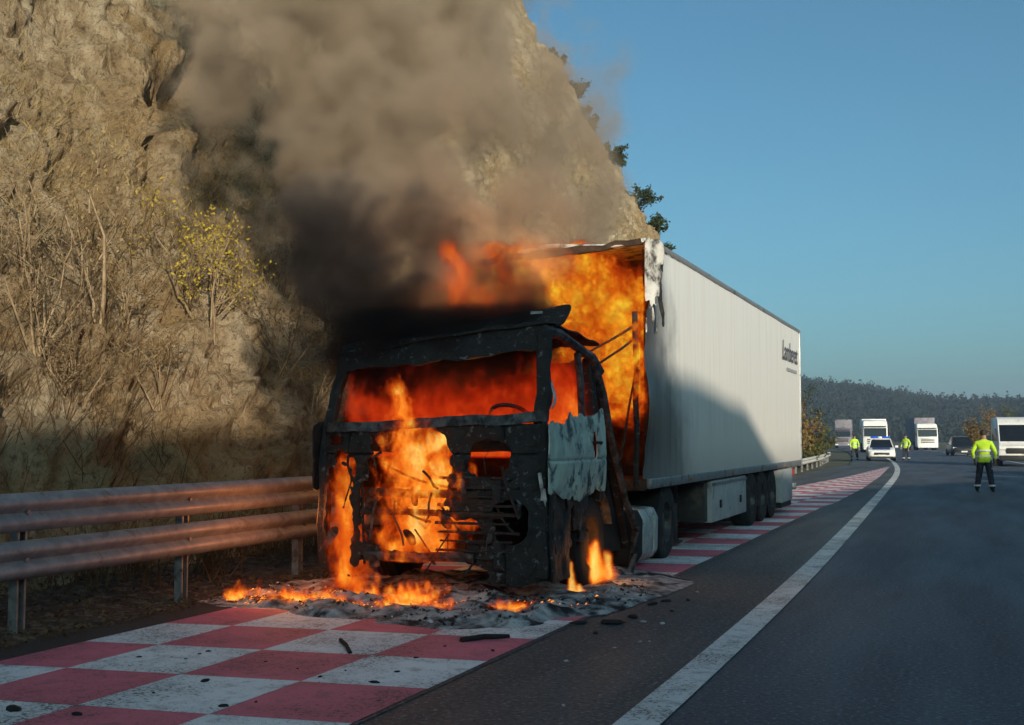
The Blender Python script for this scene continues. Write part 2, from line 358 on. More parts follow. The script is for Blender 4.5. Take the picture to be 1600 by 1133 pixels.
strip('far_edge_line', yl, smooth_line(yl) + 7.4, smooth_line(yl) + 7.6, .010, M['line_white'])
# checkered pavement: every painted square is its own sheet
def chk_l(y): return np.interp(y, [0, 30, 37, 50, 66, 70], [-6.42, -6.42, -5.5, -4.75, -4.35, -4.3])
def chk_r(y): return np.interp(y, [0, 28, 38, 51, 66, 70], [-3.22, -3.12, -3.2, -3.55, -4.15, -4.3])
yc = np.arange(-14, 68, 1.0)
pav = strip('checkered_pavement', yc, chk_l(yc) - .02, chk_r(yc) + .01, .010, M['shoulder'])
far_paint = MB()
for r in range(-20, 61):
    for c in range(4):
        red = (r + c) % 2 != 0
        def corner(cc, rr):
            y = 6.91 + .985 * rr + random.uniform(-.006, .006); x = -3.22 - .862 * cc
            y += .09 * (x + 3.22) / .86 * 1.0
            if y > 29: x = float(chk_r(y)) + (x + 3.22) / 3.2 * float(chk_r(y) - chk_l(y))
            return (max(x, float(chk_l(y))) + random.uniform(-.005, .005), y, .014)
        p = [corner(c, r), corner(c, r + 1), corner(c + 1, r + 1), corner(c + 1, r)]
        if p[0][1] > 67: continue
        mt = M['paint_red' if red else 'paint_white']
        if p[0][1] < 44:
            o = MB().add(p, [(0, 1, 2, 3)]).build('painted_square', mt, pav, smooth=0)
        else:
            far_paint.add(p, [(0, 1, 2, 3)], 1 if red else 0)
tag(far_paint.build('worn_far_paint', [M['paint_white'], M['paint_red']], pav, smooth=0), kind='stuff')

# verge between the gutter and the foot of the cliff
nx, ny = 46, 420
yv = np.linspace(-6, 70, ny); xv = np.linspace(-6.85, -10.4, nx); X, Y = np.meshgrid(xv, yv)
vd = np.interp(yv, [0, 28, 45, 70], [0, 0, -.35, -.45])[:, None]
Zv = np.clip((-6.85 - X) * .10, 0, .3) + (fbm(X * 1.2, Y * 1.2, 0, 4, 3) - .5) * .16 * np.clip((-6.85 - X) * 3, 0, 1) + (fbm(X * 9, Y * 9, 0, 2, 5) - .5) * .05 * np.clip((-6.85 - X) * 3, 0, 1) + vd * np.clip((-6.85 - X) * 1.5, 0, 1) + .001
q = (np.arange(ny - 1)[:, None] * nx + np.arange(nx - 1)[None]).ravel()
vg = np_mesh('verge', np.stack([X, Y, Zv], 2).reshape(-1, 3), np.stack([q, q + 1, q + nx + 1, q + nx], 1), M['verge']); tag(vg, kind='structure')

# ------------------------------------------------------------------ the cliff: a rock cutting beside the road
UPV = np.array((-.507, 0, .862)); NRM = np.array((.862, 0, .507)); TOE = -8.35
cy_ = np.concatenate([np.linspace(-4, 6, 60, False), np.linspace(6, 22, 330, False), np.linspace(22, 60, 330, False), np.linspace(60, 84, 90)])
ct_ = np.concatenate([np.linspace(-.3, 8, 170, False), np.linspace(8, 20, 150, False), np.linspace(20, 42, 120)])
S, T = np.meshgrid(cy_, ct_, indexing='ij')
def cliff_point(S, T):
    b = R(40); q = T * math.cos(b) + S * math.sin(b); w = -T * math.sin(b) + S * math.cos(b)   # w runs across the strata
    wx = w + (fbm(S * .25, T * .25, 0, 3, 41) - .5) * 4
    d = (fbm(S * .10, T * .10, 0, 3, 11) - .5) * 1.5
    d = d + (fbm(wx * .55, q * .10, 0, 4, 12) - .5) * .9
    rid = 1 - np.abs(fbm(wx * .9, q * .16, 0, 4, 13) * 2 - 1); d = d + (rid - .6) * .55
    bk = fbm(wx * .8 + .35 * q, q * .45, S * .2, 3, 14) * 11; fr = bk - np.floor(bk); blk = (np.floor(bk) + fr * fr * (3 - 2 * fr)) / 11; d = d + (blk - .5) * .5
    d = d + (fbm(S * 1.8, T * 1.8, 0, 4, 15) - .5) * .34 + (fbm(S * 6 + T, T * 6, 0, 3, 16) - .5) * .24
    for w0, hw, dp in ((-9.0, .35, .6), (-5.6, .30, .7), (3.6, .34, .9), (7.6, .3, .7), (1.2, .22, .5), (-2.2, .25, .5), (12, .5, .9), (17, .6, 1.1), (23, .8, 1.2), (29, .8, 1.2)):
        d = d - .7 * dp * np.exp(-((w + (fbm(q * .3, 0, 0, 3, 21) - .5) * 1.6 - w0) / hw) ** 2) * np.clip(fbm(q * .22, w0, 0, 2, 22) * 3 - 1, 0, 1)
    d = d - np.abs(fbm(wx * 1.5, q * .45, 0, 4, 18) * 2 - 1) * .45 - np.abs(fbm(S * 2.6 + T * .7, T * 2.6 - S * .7, 0, 4, 19) * 2 - 1) * .26
    d = d * np.clip(T / 1.5 + .25, 0, 1)
    X = TOE + UPV[0] * T + NRM[0] * d; Z = UPV[2] * T + NRM[2] * d
    e = np.clip(S - 62, 0, 99); X = X - e ** 2 * .12 - e * .1
    return X, S + (fbm(S * 1.1, T * 1.1, 5, 3, 17) - .5) * .35, Z
X, Y, Z = cliff_point(S, T)
nu, nv = S.shape; q = (np.arange(nu - 1)[:, None] * nv + np.arange(nv - 1)[None]).ravel()
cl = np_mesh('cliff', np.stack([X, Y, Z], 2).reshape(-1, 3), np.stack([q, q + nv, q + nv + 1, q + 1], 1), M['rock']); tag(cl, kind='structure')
def cliff_at(s, t):
    x, y, z = cliff_point(np.atleast_1d(float(s)), np.atleast_1d(float(t))); return Vector((float(x[0]), float(y[0]), float(z[0])))
def cliff_hit(u, v, lift=0):
    """where the photo's ray meets the cliff's mean plane"""
    d = CF + (u - 800) / F_PX * CR + (566.5 - v) / F_PX * CU; o = np.array((0, 0, CAM_H)); k = np.dot(np.array((TOE, 0, 0)) - o, NRM) / np.dot(d, NRM)
    p = o + k * d; return float(p[1]), float(p[2] / UPV[2])

# opposite hillside (to the right of the road, it shades the road) and far hill
def terrain(name, xs, ys, zf, mat):
    X, Y = np.meshgrid(xs, ys); Zt = zf(X, Y); nx = len(xs); q = (np.arange(len(ys) - 1)[:, None] * nx + np.arange(nx - 1)[None]).ravel()
    o = np_mesh(name, np.stack([X, Y, Zt], 2).reshape(-1, 3), np.stack([q, q + 1, q + nx + 1, q + nx], 1), mat); return tag(o, kind='structure')
# crest height read from where the shade ends: (x, y, z) of points on the edge of the shadow
EDGE = [(-8.8, y, 1.72) for y in (-60, -30, 0, 5, 10, 14, 17)]
EDGE += [tuple(on(u, v, 0, -3.66)) for u, v in ((1025, 590), (1060, 602), (1100, 614), (1128, 634), (1150, 640), (1166, 644), (1182, 672), (1198, 704), (1222, 738))]
EDGE += [(-3, 29.5, .55), (-2, 36, .5), (0, 42, .4), (1, 46, .2), (1, 47, -.6), (1, 49, -.7), (1, 50.5, .3), (1, 52, .3), (1, 53.5, -.8), (1, 57, -.8), (1, 58.5, .3), (1, 61, .3), (1, 63, -.8), (1, 80, -1.5), (1, 120, -3)]
RX = 24.0; _cr = []
for ex, ey, ez in EDGE:
    D = (RX - ex) / (SUN_DIR.x / math.hypot(SUN_DIR.x, SUN_DIR.y)); _cr.append((ey + D * SUN_DIR.y / math.hypot(SUN_DIR.x, SUN_DIR.y), ez + D * math.tan(SUN_EL)))
_cr.sort(); RIDGE_Y = [c[0] for c in _cr]; RIDGE_H = [max(.2, c[1]) for c in _cr]
def hillside(X, Y):
    h = np.interp(Y, RIDGE_Y, RIDGE_H) + (fbm(X * .9, Y * 1.6, 0, 3, 31) - .5) * .22
    k = np.clip((X - RX + 12) / 12, 0, 1); return -.1 + (h + .1) * (k * k * (3 - 2 * k)) * np.where(X > RX, np.clip(1 - (X - RX) * .04, .4, 1), 1)
terrain('opposite_hillside', np.concatenate([np.linspace(RX - 13, RX - 2, 20, False), np.linspace(RX - 2, RX + 1, 31), np.linspace(RX + 2, RX + 60, 12)]), np.linspace(-150, 90, 600), hillside, M['hill'])
def shadehill(X, Y):
    return -.3 + 78 * np.exp(-((X - 190) / 50) ** 2) * np.clip((Y - 260) / 60, 0, 1) * np.clip((960 - Y) / 90, 0, 1) * (.85 + .3 * fbm(X * .03, Y * .03, 0, 3, 35))
terrain('unseen_shade_hill', np.linspace(75, 320, 50), np.linspace(250, 960, 90), shadehill, M['hill'])  # out-of-view hill, added to keep the sun off the far wood
def farhill(X, Y):
    a = np.arctan2(X, Y); u = 800 + F_PX * np.tan(a + YAW)
    crest = np.interp(u, [900, 1250, 1330, 1420, 1480, 1600, 1900], [44, 40.5, 36.5, 30, 25.5, 25, 26]) - 4.0
    k = np.clip((Y - 420) / 420, 0, 1); k = k * k * (3 - 2 * k); return -.2 + crest * k * (1 + (fbm(X * .010, Y * .010, 0, 3, 33) - .5) * .10)
terrain('far_hill', np.linspace(-430, 190, 110), np.linspace(410, 1100, 80), farhill, M['hill'])

# ------------------------------------------------------------------ vegetation
def blades(n, pos, height, width, lean, seed, droop=.4):
    """n thin bent blades at pos (n,3) -> verts, quads"""
    r = np.random.default_rng(seed); a = r.uniform(0, 2 * np.pi, n); h = height * r.uniform(.45, 1.25, n); w = width * r.uniform(.6, 1.5, n)
    ld = r.normal(0, lean, (n, 2)); side = np.stack([np.cos(a), np.sin(a), np.zeros(n)], 1)
    p0 = pos; p1 = pos + np.stack([ld[:, 0] * h * .4, ld[:, 1] * h * .4, h * .55], 1); p2 = pos + np.stack([ld[:, 0] * h, ld[:, 1] * h, h * (1 - droop * np.abs(ld).sum(1) * .5)], 1)
    co = np.stack([p0 - side * w[:, None], p0 + side * w[:, None], p1 + side * w[:, None] * .8, p1 - side * w[:, None] * .8, p2 + side * w[:, None] * .15, p2 - side * w[:, None] * .15], 1).reshape(-1, 3)
    b = np.arange(n) * 6; fs = np.concatenate([np.stack([b, b + 1, b + 2, b + 3], 1), np.stack([b + 3, b + 2, b + 4, b + 5], 1)])
    return co, fs
def brush(name, n, srange, trange, height, width, lean, mat, seed, label, cat, thresh=.5, nsc=.35):
    r = np.random.default_rng(seed); s = r.uniform(*srange, n * 3); t = r.uniform(0, 1, n * 3) ** 1.4 * (trange[1] - trange[0]) + trange[0]
    k = fbm(s * nsc, t * nsc, 0, 3, seed) + r.normal(0, .05, len(s)); s, t = s[k > thresh][:n], t[k > thresh][:n]
    x, y, z = cliff_point(s, t); co, fs = blades(len(s), np.stack([x - .03, y, z], 1), height, width, lean, seed)
    co[:, 0] += np.maximum(0, co[:, 2] - np.repeat(z, 6)) * .25
    return tag(np_mesh(name, co, fs, mat, smooth=False), label, cat, kind='stuff')
brush('dry_grass', 34000, (5, 40), (.2, 10), .26, .0042, .8, M['straw'], 101, 'straw coloured dry grass covering the foot of the rock face', 'grass', .47)
brush('dry_brush', 7000, (5, 32), (.1, 5.5), .6, .005, .6, M['straw_dark'], 102, 'dark brown tangled dead brush at the foot of the rock face', 'brush', .5)
brush('sparse_grass', 12000, (8, 62), (6, 26), .34, .007, .8, M['straw'], 103, 'thin dry tufts scattered high on the rock face', 'grass', .54)
# dead weeds in the strip behind the guardrail
r_ = np.random.default_rng(104); n_ = 9000; px = -7.45 - r_.uniform(0, 1, n_) * 1.25; py = r_.uniform(4, 34, n_); kk = fbm(px * .9, py * .9, 0, 3, 9) > .47
px, py = px[kk], py[kk]; co, fs = blades(len(px), np.stack([px, py, np.clip((-6.85 - px) * .1, 0, .3) - .03], 1), .62, .006, .4, 105)
tag(np_mesh('verge_weeds', co, fs, M['straw_dark'], smooth=False), 'brown dead weeds standing in the shade behind the guardrail', 'weeds', kind='stuff')
n_ = 16000; px = -6.75 - r_.uniform(0, 1, n_) ** 1.3 * 1.9; py = r_.uniform(3, 30, n_); a = r_.uniform(0, 6.28, n_); w = r_.uniform(.008, .028, n_); tl = r_.normal(0, .35, (n_, 2))
zz = np.clip((-6.85 - px) * .1, 0, .3) + .02 + r_.uniform(-.02, .03, n_)
cs, sn = np.cos(a) * w, np.sin(a) * w; c0 = np.stack([px, py, zz], 1)
d1 = np.stack([cs, sn, tl[:, 0] * w], 1); d2 = np.stack([-sn * .6, cs * .6, tl[:, 1] * w], 1)
co = np.stack([c0 - d1, c0 - d2, c0 + d1, c0 + d2], 1).reshape(-1, 3); b = np.arange(n_) * 4
tag(np_mesh('leaf_litter', co, np.stack([b, b + 1, b + 2, b + 3], 1), M['litter'], smooth=False), 'brown leaf litter strewn along the gutter under the guardrail', 'litter', kind='stuff')

def shrub(name, base, h, spread, nbr, nleaf, leaf, lw, label, cat='shrub', group=None, seed=1, upright=.6, bark='bark', flat=1.0):
    r = random.Random(seed); root = empty(name, base, label, cat, group); br = MB(); tips = []
    def grow(p, d, L, rad, lvl):
        pts = [p]; q = Vector(p); dd = Vector(d)
        for i in range(3):
            dd = (dd + Vector((r.gauss(0, .22), r.gauss(0, .22) * flat, r.gauss(.06, .12)))).normalized(); q = q + dd * L / 3; pts.append(q.copy())
        br.tube(pts, [rad, rad * .8, rad * .6, rad * .35], 5)
        for pt in pts[1:]: tips.append((pt, lvl))
        if lvl < 2:
            for k in range(r.randint(2, 4)):
                s = r.uniform(.35, 1); b = Vector(pts[0]).lerp(Vector(pts[-1]), s)
                grow(b, (dd * upright + Vector((r.gauss(0, .7), r.gauss(0, .7) * flat, r.uniform(0, .5)))).normalized(), L * r.uniform(.4, .65), rad * .5, lvl + 1)
    for k in range(nbr):
        a = r.uniform(0, 6.28); s = r.uniform(.1, 1) * spread
        grow(Vector((r.gauss(0, .04), r.gauss(0, .04), 0)), Vector((math.cos(a) * s, math.sin(a) * s * flat, 1)).normalized(), h * r.uniform(.55, .85), max(.008, h * .011), 0)
    br.build('branches', M[bark], root, world=False)
    if nleaf:
        t = np.array([list(p) for p, l in tips if l > 0] or [list(p) for p, l in tips]); rr = np.random.default_rng(seed)
        c = t[rr.integers(0, len(t), nleaf)] + rr.normal(0, h * .05, (nleaf, 3)); d1 = rr.normal(0, 1, (nleaf, 3)); d1 /= np.linalg.norm(d1, axis=1)[:, None]
        d2 = np.cross(d1, rr.normal(0, 1, (nleaf, 3))); d2 /= np.linalg.norm(d2, axis=1)[:, None]; w = (lw * rr.uniform(.6, 1.4, nleaf))[:, None]
        co = np.stack([c - d1 * w, c - d2 * w * .5, c + d1 * w, c + d2 * w * .5], 1).reshape(-1, 3); b = np.arange(nleaf) * 4
        np_mesh('foliage', co, np.stack([b, b + 1, b + 2, b + 3], 1), M[leaf], root, smooth=False)
    return root
# the two shrubs one can pick out on the rock face
s_, t_ = cliff_hit(165, 545); shrub('bare_sapling', cliff_at(s_, t_), 3.0, .18, 2, 260, 'straw', .03, 'tall thin bare sapling growing from the rock face', 'sapling', seed=3, upright=1.2, bark='twig', flat=.6)
s_, t_ = cliff_hit(350, 560); shrub('yellow_shrub', cliff_at(s_, t_), 2.3, .45, 5, 1500, 'leaf_yellow', .026, 'yellow leaved shrub growing from the rock face', 'shrub', seed=5, upright=.9, bark='twig')
for i, (u, v, h) in enumerate(((60, 560, 1.5), (260, 640, 1.2), (100, 650, 1.0), (215, 520, 1.3), (430, 600, 1.4), (30, 430, 1.6), (300, 470, 1.1), (470, 660, 1.0))):
    s_, t_ = cliff_hit(u, v); shrub('dry_shrub', cliff_at(s_, max(.3, t_)), h, .7, 6, 700, 'leaf_brown' if i % 2 else 'straw_dark', .018, 'dry shrub with a few rust brown leaves on the rock face' if i % 2 else 'dark leafless dry shrub on the rock face', 'shrub', 'rust brown shrubs on the rock face' if i % 2 else 'dark dry shrubs on the rock face', seed=20 + i, bark='twig')
# dark bushes along the cliff's skyline
for i, (u, v, h) in enumerate(((900, 150, 1.5), (926, 197, 1.5), (955, 255, 1.3), (998, 325, 1.9), (1024, 365, 1.5), (866, 95, .9), (1052, 398, 1.4))):
    z_ = float(on(u, v + 14, 1, 64)[2]); p = cliff_at(64.0, z_ / UPV[2]) - Vector((0, 0, .15)); shrub('skyline_bush', p, h, .8, 6, 1500, 'leaf_dark', .09, 'small dark evergreen bush on the skyline of the rock face', 'bush', 'bushes on the skyline of the rock face', seed=40 + i)
# roadside shrubs past the trailer
for i, (x, y, h, lf, lab) in enumerate(((-9.6, 62, 3.6, 'leaf_brown', 'tall rust brown autumn shrub behind the trailer and far guardrail'), (-8.9, 66, 2.0, 'leaf_green', 'low olive green bush behind the pale far guardrail'),
        (-10.8, 75, 4.4, 'leaf_brown', 'loose brown tree-like shrub beyond the far guardrail'), (-9.3, 74, 2.4, 'leaf_green', 'round olive bush beside the end of the far guardrail'), (-12.6, 92, 5.0, 'leaf_dark', 'dark green shrub between the far guardrail and the lorries'),
        (1.0, 128, 4.2, 'leaf_brown', 'brown roadside shrub standing behind the dark car'), (3.2, 135, 3.6, 'leaf_green', 'olive roadside shrub standing behind the white van'))):
    shrub('roadside_shrub', (x, y, -.45 if x < -4 else -.05), h, .75, 7, 2600, lf, .10, lab, 'shrub', seed=60 + i)
# far wood on the hill: reads as one mass
def crowns():
    r = np.random.default_rng(77); n = 5200; x = r.uniform(-330, 130, n); y = r.uniform(430, 900, n); z = farhill(x, y); k = 45
    s = r.uniform(1.6, 3.2, n); hh = s * r.uniform(1.0, 1.7, n); d = r.normal(0, 1, (n, k, 3)); d /= np.linalg.norm(d, axis=2)[:, :, None]; d *= r.uniform(.45, 1.05, (n, k, 1)) ** .6
    c = d * np.stack([s, s, hh], 1)[:, None] * (1 + .35 * np.sin(d[:, :, :1] * 5 + x[:, None, None])) + np.stack([x, y, z + hh * .7], 1)[:, None]
    c = c.reshape(-1, 3); m = len(c); w = r.uniform(.4, 1.1, (m, 1)); a1 = r.normal(0, 1, (m, 3)); a1 /= np.linalg.norm(a1, axis=1)[:, None]; a2 = np.cross(a1, r.normal(0, 1, (m, 3))); a2 /= np.linalg.norm(a2, axis=1)[:, None]
    co = np.stack([c - a1 * w, c - a2 * w * .7, c + a1 * w, c + a2 * w * .7], 1).reshape(-1, 3); b = np.arange(m) * 4
    return co, np.stack([b, b + 1, b + 2, b + 3], 1)
c_, f_ = crowns(); tag(np_mesh('forest', c_, f_, M['forest'], smooth=False), 'dark wooded hillside closing the view beyond the road', 'forest', kind='stuff')

# ------------------------------------------------------------------ guardrails
WB = [(-.155, 0), (-.15, .02), (-.125, .055), (-.09, .08), (-.06, .08), (-.03, .045), (0, .012), (.03, .045), (.06, .08), (.09, .08), (.125, .055), (.15, .02), (.155, 0)]   # (height, depth towards the road)
def wbeam(path, zc):
    secs = []
    for x, y, z in path:
        secs.append([(x + d, y, z + zc + h) for h, d in WB] + [(x + d - .006, y, z + zc + h) for h, d in reversed(WB)])
    return MB().loft(secs)
gr = empty('guardrail', (-7.1, 7.5, 0), 'grey double W-beam steel guardrail below the rock face beside the burning cab', 'guardrail')
path = [(-7.10, y, 0) for y in np.arange(-3.0, 29.1, 1.0)]
for nm, zc in (('upper_rail', .985), ('lower_rail', .605)): wbeam(path, zc).build(nm, M['galv'], gr, smooth=50)
for k in range(-2, 9):
    y = 7.6 + 2.13 * k
    p = MB(); p.bb((-7.20, y - .05, -.15), (-7.185, y + .05, 1.12)); p.bb((-7.185, y - .05, -.15), (-7.125, y - .042, 1.12)); p.bb((-7.185, y + .042, -.15), (-7.125, y + .05, 1.12))
    p.bb((-7.125, y - .05, -.15), (-7.115, y - .03, 1.12)); p.bb((-7.125, y + .03, -.15), (-7.115, y + .05, 1.12))
    po = p.build('post', M['galv_post'], gr, smooth=0)
    for zc in (.985, .605): MB().lathe([(-.02, .001), (-.02, .02), (.03, .02), (.03, .001)], 8, 'x', (-7.085, y, zc)).build('bolt', M['galv_post'], po)
gf = empty('guardrail', (-7.2, 44, -.3), 'pale single beam guardrail curving along the verge beyond the trailer', 'guardrail')
fy = np.arange(29, 86, 1.5); fx = np.interp(fy, [29, 40, 55, 70, 86], [-7.1, -7.15, -7.5, -8.1, -9.3]); fz = np.interp(fy, [29, 36, 48, 86], [0, -.28, -.42, -.36])
wbeam(list(zip(fx, fy, fz)), .83).build('rail', M['rail_pale'], gf, smooth=50)
for k in range(0, len(fy), 2): MB().bb((fx[k] - .1, fy[k] - .05, fz[k] - .35), (fx[k] - .01, fy[k] + .05, fz[k] + .95)).build('post', M['galv_post'], gf, smooth=0)

# ------------------------------------------------------------------ wheels
def wheel(parent, c, r, w, rimmat='rim', tyremat='tyre', side=1, twin=False, name='wheel'):
    """axle along x; side=+1 shows its face towards +x"""
    o = bpy.data.objects.new(name, None); COL.objects.link(o); o.parent = parent; o.location = Vector(c) - off(parent); o.empty_display_size = .1
    ri = r * .56; t = MB(); h = w / 2
    for dx in ((0, -side * (w + .05)) if twin else (0,)):
        t.lathe([(-h + dx, ri), (-h * 1.02 + dx, r * .72), (-h * .98 + dx, r * .9), (-h * .8 + dx, r * .98), (-h * .3 + dx, r), (-h * .26 + dx, r * .975), (-h * .2 + dx, r * .975), (-h * .16 + dx, r), (h * .16 + dx, r), (h * .2 + dx, r * .975), (h * .26 + dx, r * .975), (h * .3 + dx, r), (h * .8 + dx, r * .98), (h * .98 + dx, r * .9), (h * 1.02 + dx, r * .72), (h + dx, ri)], 32)
    ty = t.build('tyre', M[tyremat], o, world=False)
    m = MB(); s = side
    m.lathe([(-s * h * .9, ri * 1.01), (s * h * .95, ri * 1.01), (s * h * .9, ri * .9), (s * h * .35, ri * .82), (s * h * .2, ri * .45), (s * h * .55, ri * .40), (s * h * .62, ri * .12), (s * h * .62, .001), (-s * h * .9, .001)], 24)
    for k in range(10):
        a = k * .628; m.lathe([(0, .001), (0, .016), (.03, .016), (.03, .001)], 6, 'x', (s * h * .25 if s > 0 else s * h * .25 - .03, ri * .62 * math.cos(a), ri * .62 * math.sin(a)))
    m.build('rim', M[rimmat], o, world=False)
    return o

# ------------------------------------------------------------------ the burning tractor unit
tr = empty('truck_tractor', (-4.93, 11.5, 0), 'burnt-out cabover lorry tractor with flames behind its empty windscreen', 'truck')
XL, XR, YF, YB = -6.17, -3.70, 10.5, 12.5
for x in (-5.35, -4.5): MB().bb((x - .05, 11.0, .62), (x + .05, 16.6, .9)).build('chassis_rail', M['char'], tr, bevel=.01)
for y in (11.2, 13.0, 14.4, 16.2): MB().bb((-5.3, y - .06, .66), (-4.55, y + .06, .86)).build('cross_member', M['char'], tr)
MB().bb((-5.4, 15.0, .92), (-4.45, 16.1, 1.02)).build('fifth_wheel', M['char'], tr, bevel=.02)
MB().bb((-5.4, 11.0, .35), (-4.5, 12.7, 1.0)).build('engine', M['char_warm'], tr, bevel=.08, warp=.05, cut=.2)
def nz(x, z, s=7., sd=3):
    r = fbm(np.asarray(x) * s, np.asarray(z) * s, 0, 3, sd) - .5; return r if r.ndim else float(r)
def front_y(x):
    xn = (x - (XL + XR) / 2) / ((XR - XL) / 2); return YF + .26 * np.abs(xn) ** 7
# lower front panel, burnt through
HOLES = [(-5.07, 1.12, .44, .62), (-4.92, 1.55, .24, .115), (-4.27, 1.37, .20, .19), (-5.86, .78, .17, .62), (-5.93, 1.55, .13, .05), (-5.72, 1.28, .06, .10), (-5.56, .95, .05, .22), (-4.95, .66, .62, .18), (-5.0, .28, .75, .14), (-4.05, .80, .16, .2)]
def fkeep(u, v):
    x = XL + (XR - XL) * u; z = .16 + (1.70 - .16) * v; ok = z > .22 + .12 * nz(x, z, 5, 8); n = nz(x, z) * 1.3 + nz(x, z, 24, 4) * .6
    for hx, hz, a, b in HOLES: ok &= (np.abs((x - hx) / a) ** 3 + np.abs((z - hz) / b) ** 3) + n > 1
    return ok
def fpt(u, v):
    x = XL + (XR - XL) * u; z = .16 + (1.70 - .16) * v
    rec = np.where(((z * 9).astype(int) % 2 == 1) & (x > -5.6) & (x < -4.2) & (z < 1.4), .03, 0) + np.where((np.abs(z - 1.42) < .02) | (np.abs(np.abs(x + 4.93) - .82) < .02), .03, 0)
    return (x, front_y(x) + nz(x, z, 4, 6) * .07 + nz(x, z, 15, 7) * .02 - .05 * np.sin(v * 3.14) + rec, z)
MB().sheet(fpt, 150, 110, fkeep).build('front_panel', M['char'], tr, solid=.02, smooth=50)
MB().loft([[(x, front_y(x) - .06 + b, 1.72 + a + .035 * (x + 5) + nz(x, 1, 5, 9) * .05) for a, b in ((-.045, 0), (-.045, .1), (.05, .1), (.05, .02))] for x in np.linspace(XL + .05, XR - .05, 24)]).build('windscreen_sill', M['scorched'], tr, warp=.012, wscale=8)
for z, x0, x1, r in ((1.04, -5.5, -4.35, .045), (.86, -5.6, -4.1, .035), (.44, -5.55, -4.4, .05)):
    MB().tube([(x, 10.47 + nz(x, z, 3) * .06, z + nz(x, z, 4, 12) * .05) for x in np.linspace(x0, x1, 14)], r, 6).build('crossbar', M['scorched' if z < .5 else 'char_warm'], tr)
for a, b in (((-5.35, 10.44, 1.33), (-4.55, 10.46, 1.1)), ((-5.25, 10.44, 1.0), (-4.85, 10.46, .78)), ((-4.75, 10.45, .95), (-4.35, 10.47, .55)), ((-5.6, 10.46, 1.35), (-5.58, 10.5, .35)), ((-4.2, 10.46, 1.0), (-4.0, 10.46, .7)), ((-5.72, 10.47, 1.1), (-5.5, 10.47, .6))):
    a, b = Vector(a), Vector(b); MB().tube([a.lerp(b, t) + Vector((0, 0, -.05 * math.sin(t * 3.14))) for t in np.linspace(0, 1, 7)], .013, 5).build('hanging_wire', M['char'], tr)
rc = random.Random(31)
for k in range(9):
    z = .52 + k * .085; x0 = -4.72 + rc.uniform(-.08, .05); x1 = -3.95 + rc.uniform(-.1, .03)
    MB().loft([[(x, 10.44 + .02 * math.sin(x * 9 + k) + a, z + rc.uniform(-.006, .006) + b) for a, b in ((0, -.012), (.03, -.012), (.03, .012), (0, .008))] for x in np.linspace(x0, x1, 7)]).build('grille_slat', M['char'], tr, smooth=0)
for k in range(16):
    x, z = rc.uniform(-6.0, -3.8), rc.uniform(.5, 1.65); L = rc.uniform(.15, .55); a = rc.gauss(-1.57, .5); d = Vector((math.cos(a) * L, 0, -abs(math.sin(a)) * L)); p = Vector((x, 10.40 + rc.uniform(-.03, .12), z))
    MB().tube([p, p + d * .35 + Vector((rc.uniform(-.04, .04), rc.uniform(-.05, .02), 0)), p + d * .7 + Vector((0, rc.uniform(-.03, .03), -.03)), p + d], [rc.uniform(.006, .016)] * 4, 5).build('hanging_wire', M['scorched' if k % 4 == 0 else 'char'], tr)
for k in range(16):
    x, z = rc.uniform(-6.0, -3.85), rc.uniform(.3, 1.6); w, h = rc.uniform(.05, .16), rc.uniform(.05, .2); y = float(front_y(x)) - .05; t = rc.uniform(-.5, .5)
    MB().sheet(lambda u, v: (x + (u - .5) * w + (v - .5) * t * h, y - .03 * np.sin(v * 3 + k) - .03 * v * (k % 3), z + (v - .5) * h), 6, 8, lambda u, v: np.abs(u - .5) < .5 - .35 * nz(u * 2 + k, v * 3, 2, 140 + k) - .1).build('torn_scrap', M[('char', 'char_warm', 'scorched', 'soot')[k % 4]], tr, solid=.006)
for k in range(5):
    x = -5.35 + k * .16; MB().bb((x, 10.85, .45), (x + .05, 10.95, 1.25)).build('radiator_fin', M['char_warm'], tr)
def pillar(name, pts, rx, ry, mat, warp=.02):
    return MB().loft([[(x + a * rx, y + b * ry, z) for a, b in ((-1, -1), (1, -1), (1, 1), (-1, 1))] for x, y, z in pts]).build(name, mat, tr, bevel=.015, warp=warp, wscale=4, seg=1)
pl = lambda a, b, n=9: [tuple(np.array(a) * (1 - t) + np.array(b) * t) for t in np.linspace(0, 1, n)]
pillar('a_pillar', pl((-3.80, 10.62, .25), (-3.80, 10.62, 1.2), 7) + pl((-3.79, 10.63, 1.3), (-3.84, 10.86, 2.62), 12), .07, .05, M['char'], .035)
pillar('a_pillar', pl((-6.10, 10.62, .25), (-6.10, 10.62, 1.2), 7) + pl((-6.11, 10.63, 1.3), (-6.02, 10.86, 2.42), 12), .055, .05, M['char'], .035)
pillar('door_post', pl((-3.72, 11.72, 1.65), (-3.78, 11.70, 2.45), 9), .03, .04, M['scorched'])
pillar('b_pillar', pl((-3.74, 12.30, .9), (-3.80, 12.15, 2.43), 12), .05, .07, M['char'])
pillar('b_pillar', pl((-6.13, 12.30, .9), (-6.05, 12.15, 2.4), 12), .05, .07, M['char'])
MB().tube([(-3.82, 10.84, 2.62), (-3.78, 11.1, 2.60), (-3.77, 11.5, 2.53), (-3.76, 11.9, 2.46), (-3.76, 12.18, 2.42), (-3.76, 12.45, 2.30)], .05, 7).build('roof_rail', M['scorched'], tr, warp=.01, wscale=9)
MB().tube([(-6.03, 10.84, 2.40), (-6.02, 11.3, 2.42), (-6.03, 11.9, 2.42), (-6.05, 12.4, 2.36)], .05, 7).build('roof_rail', M['char'], tr, warp=.02)
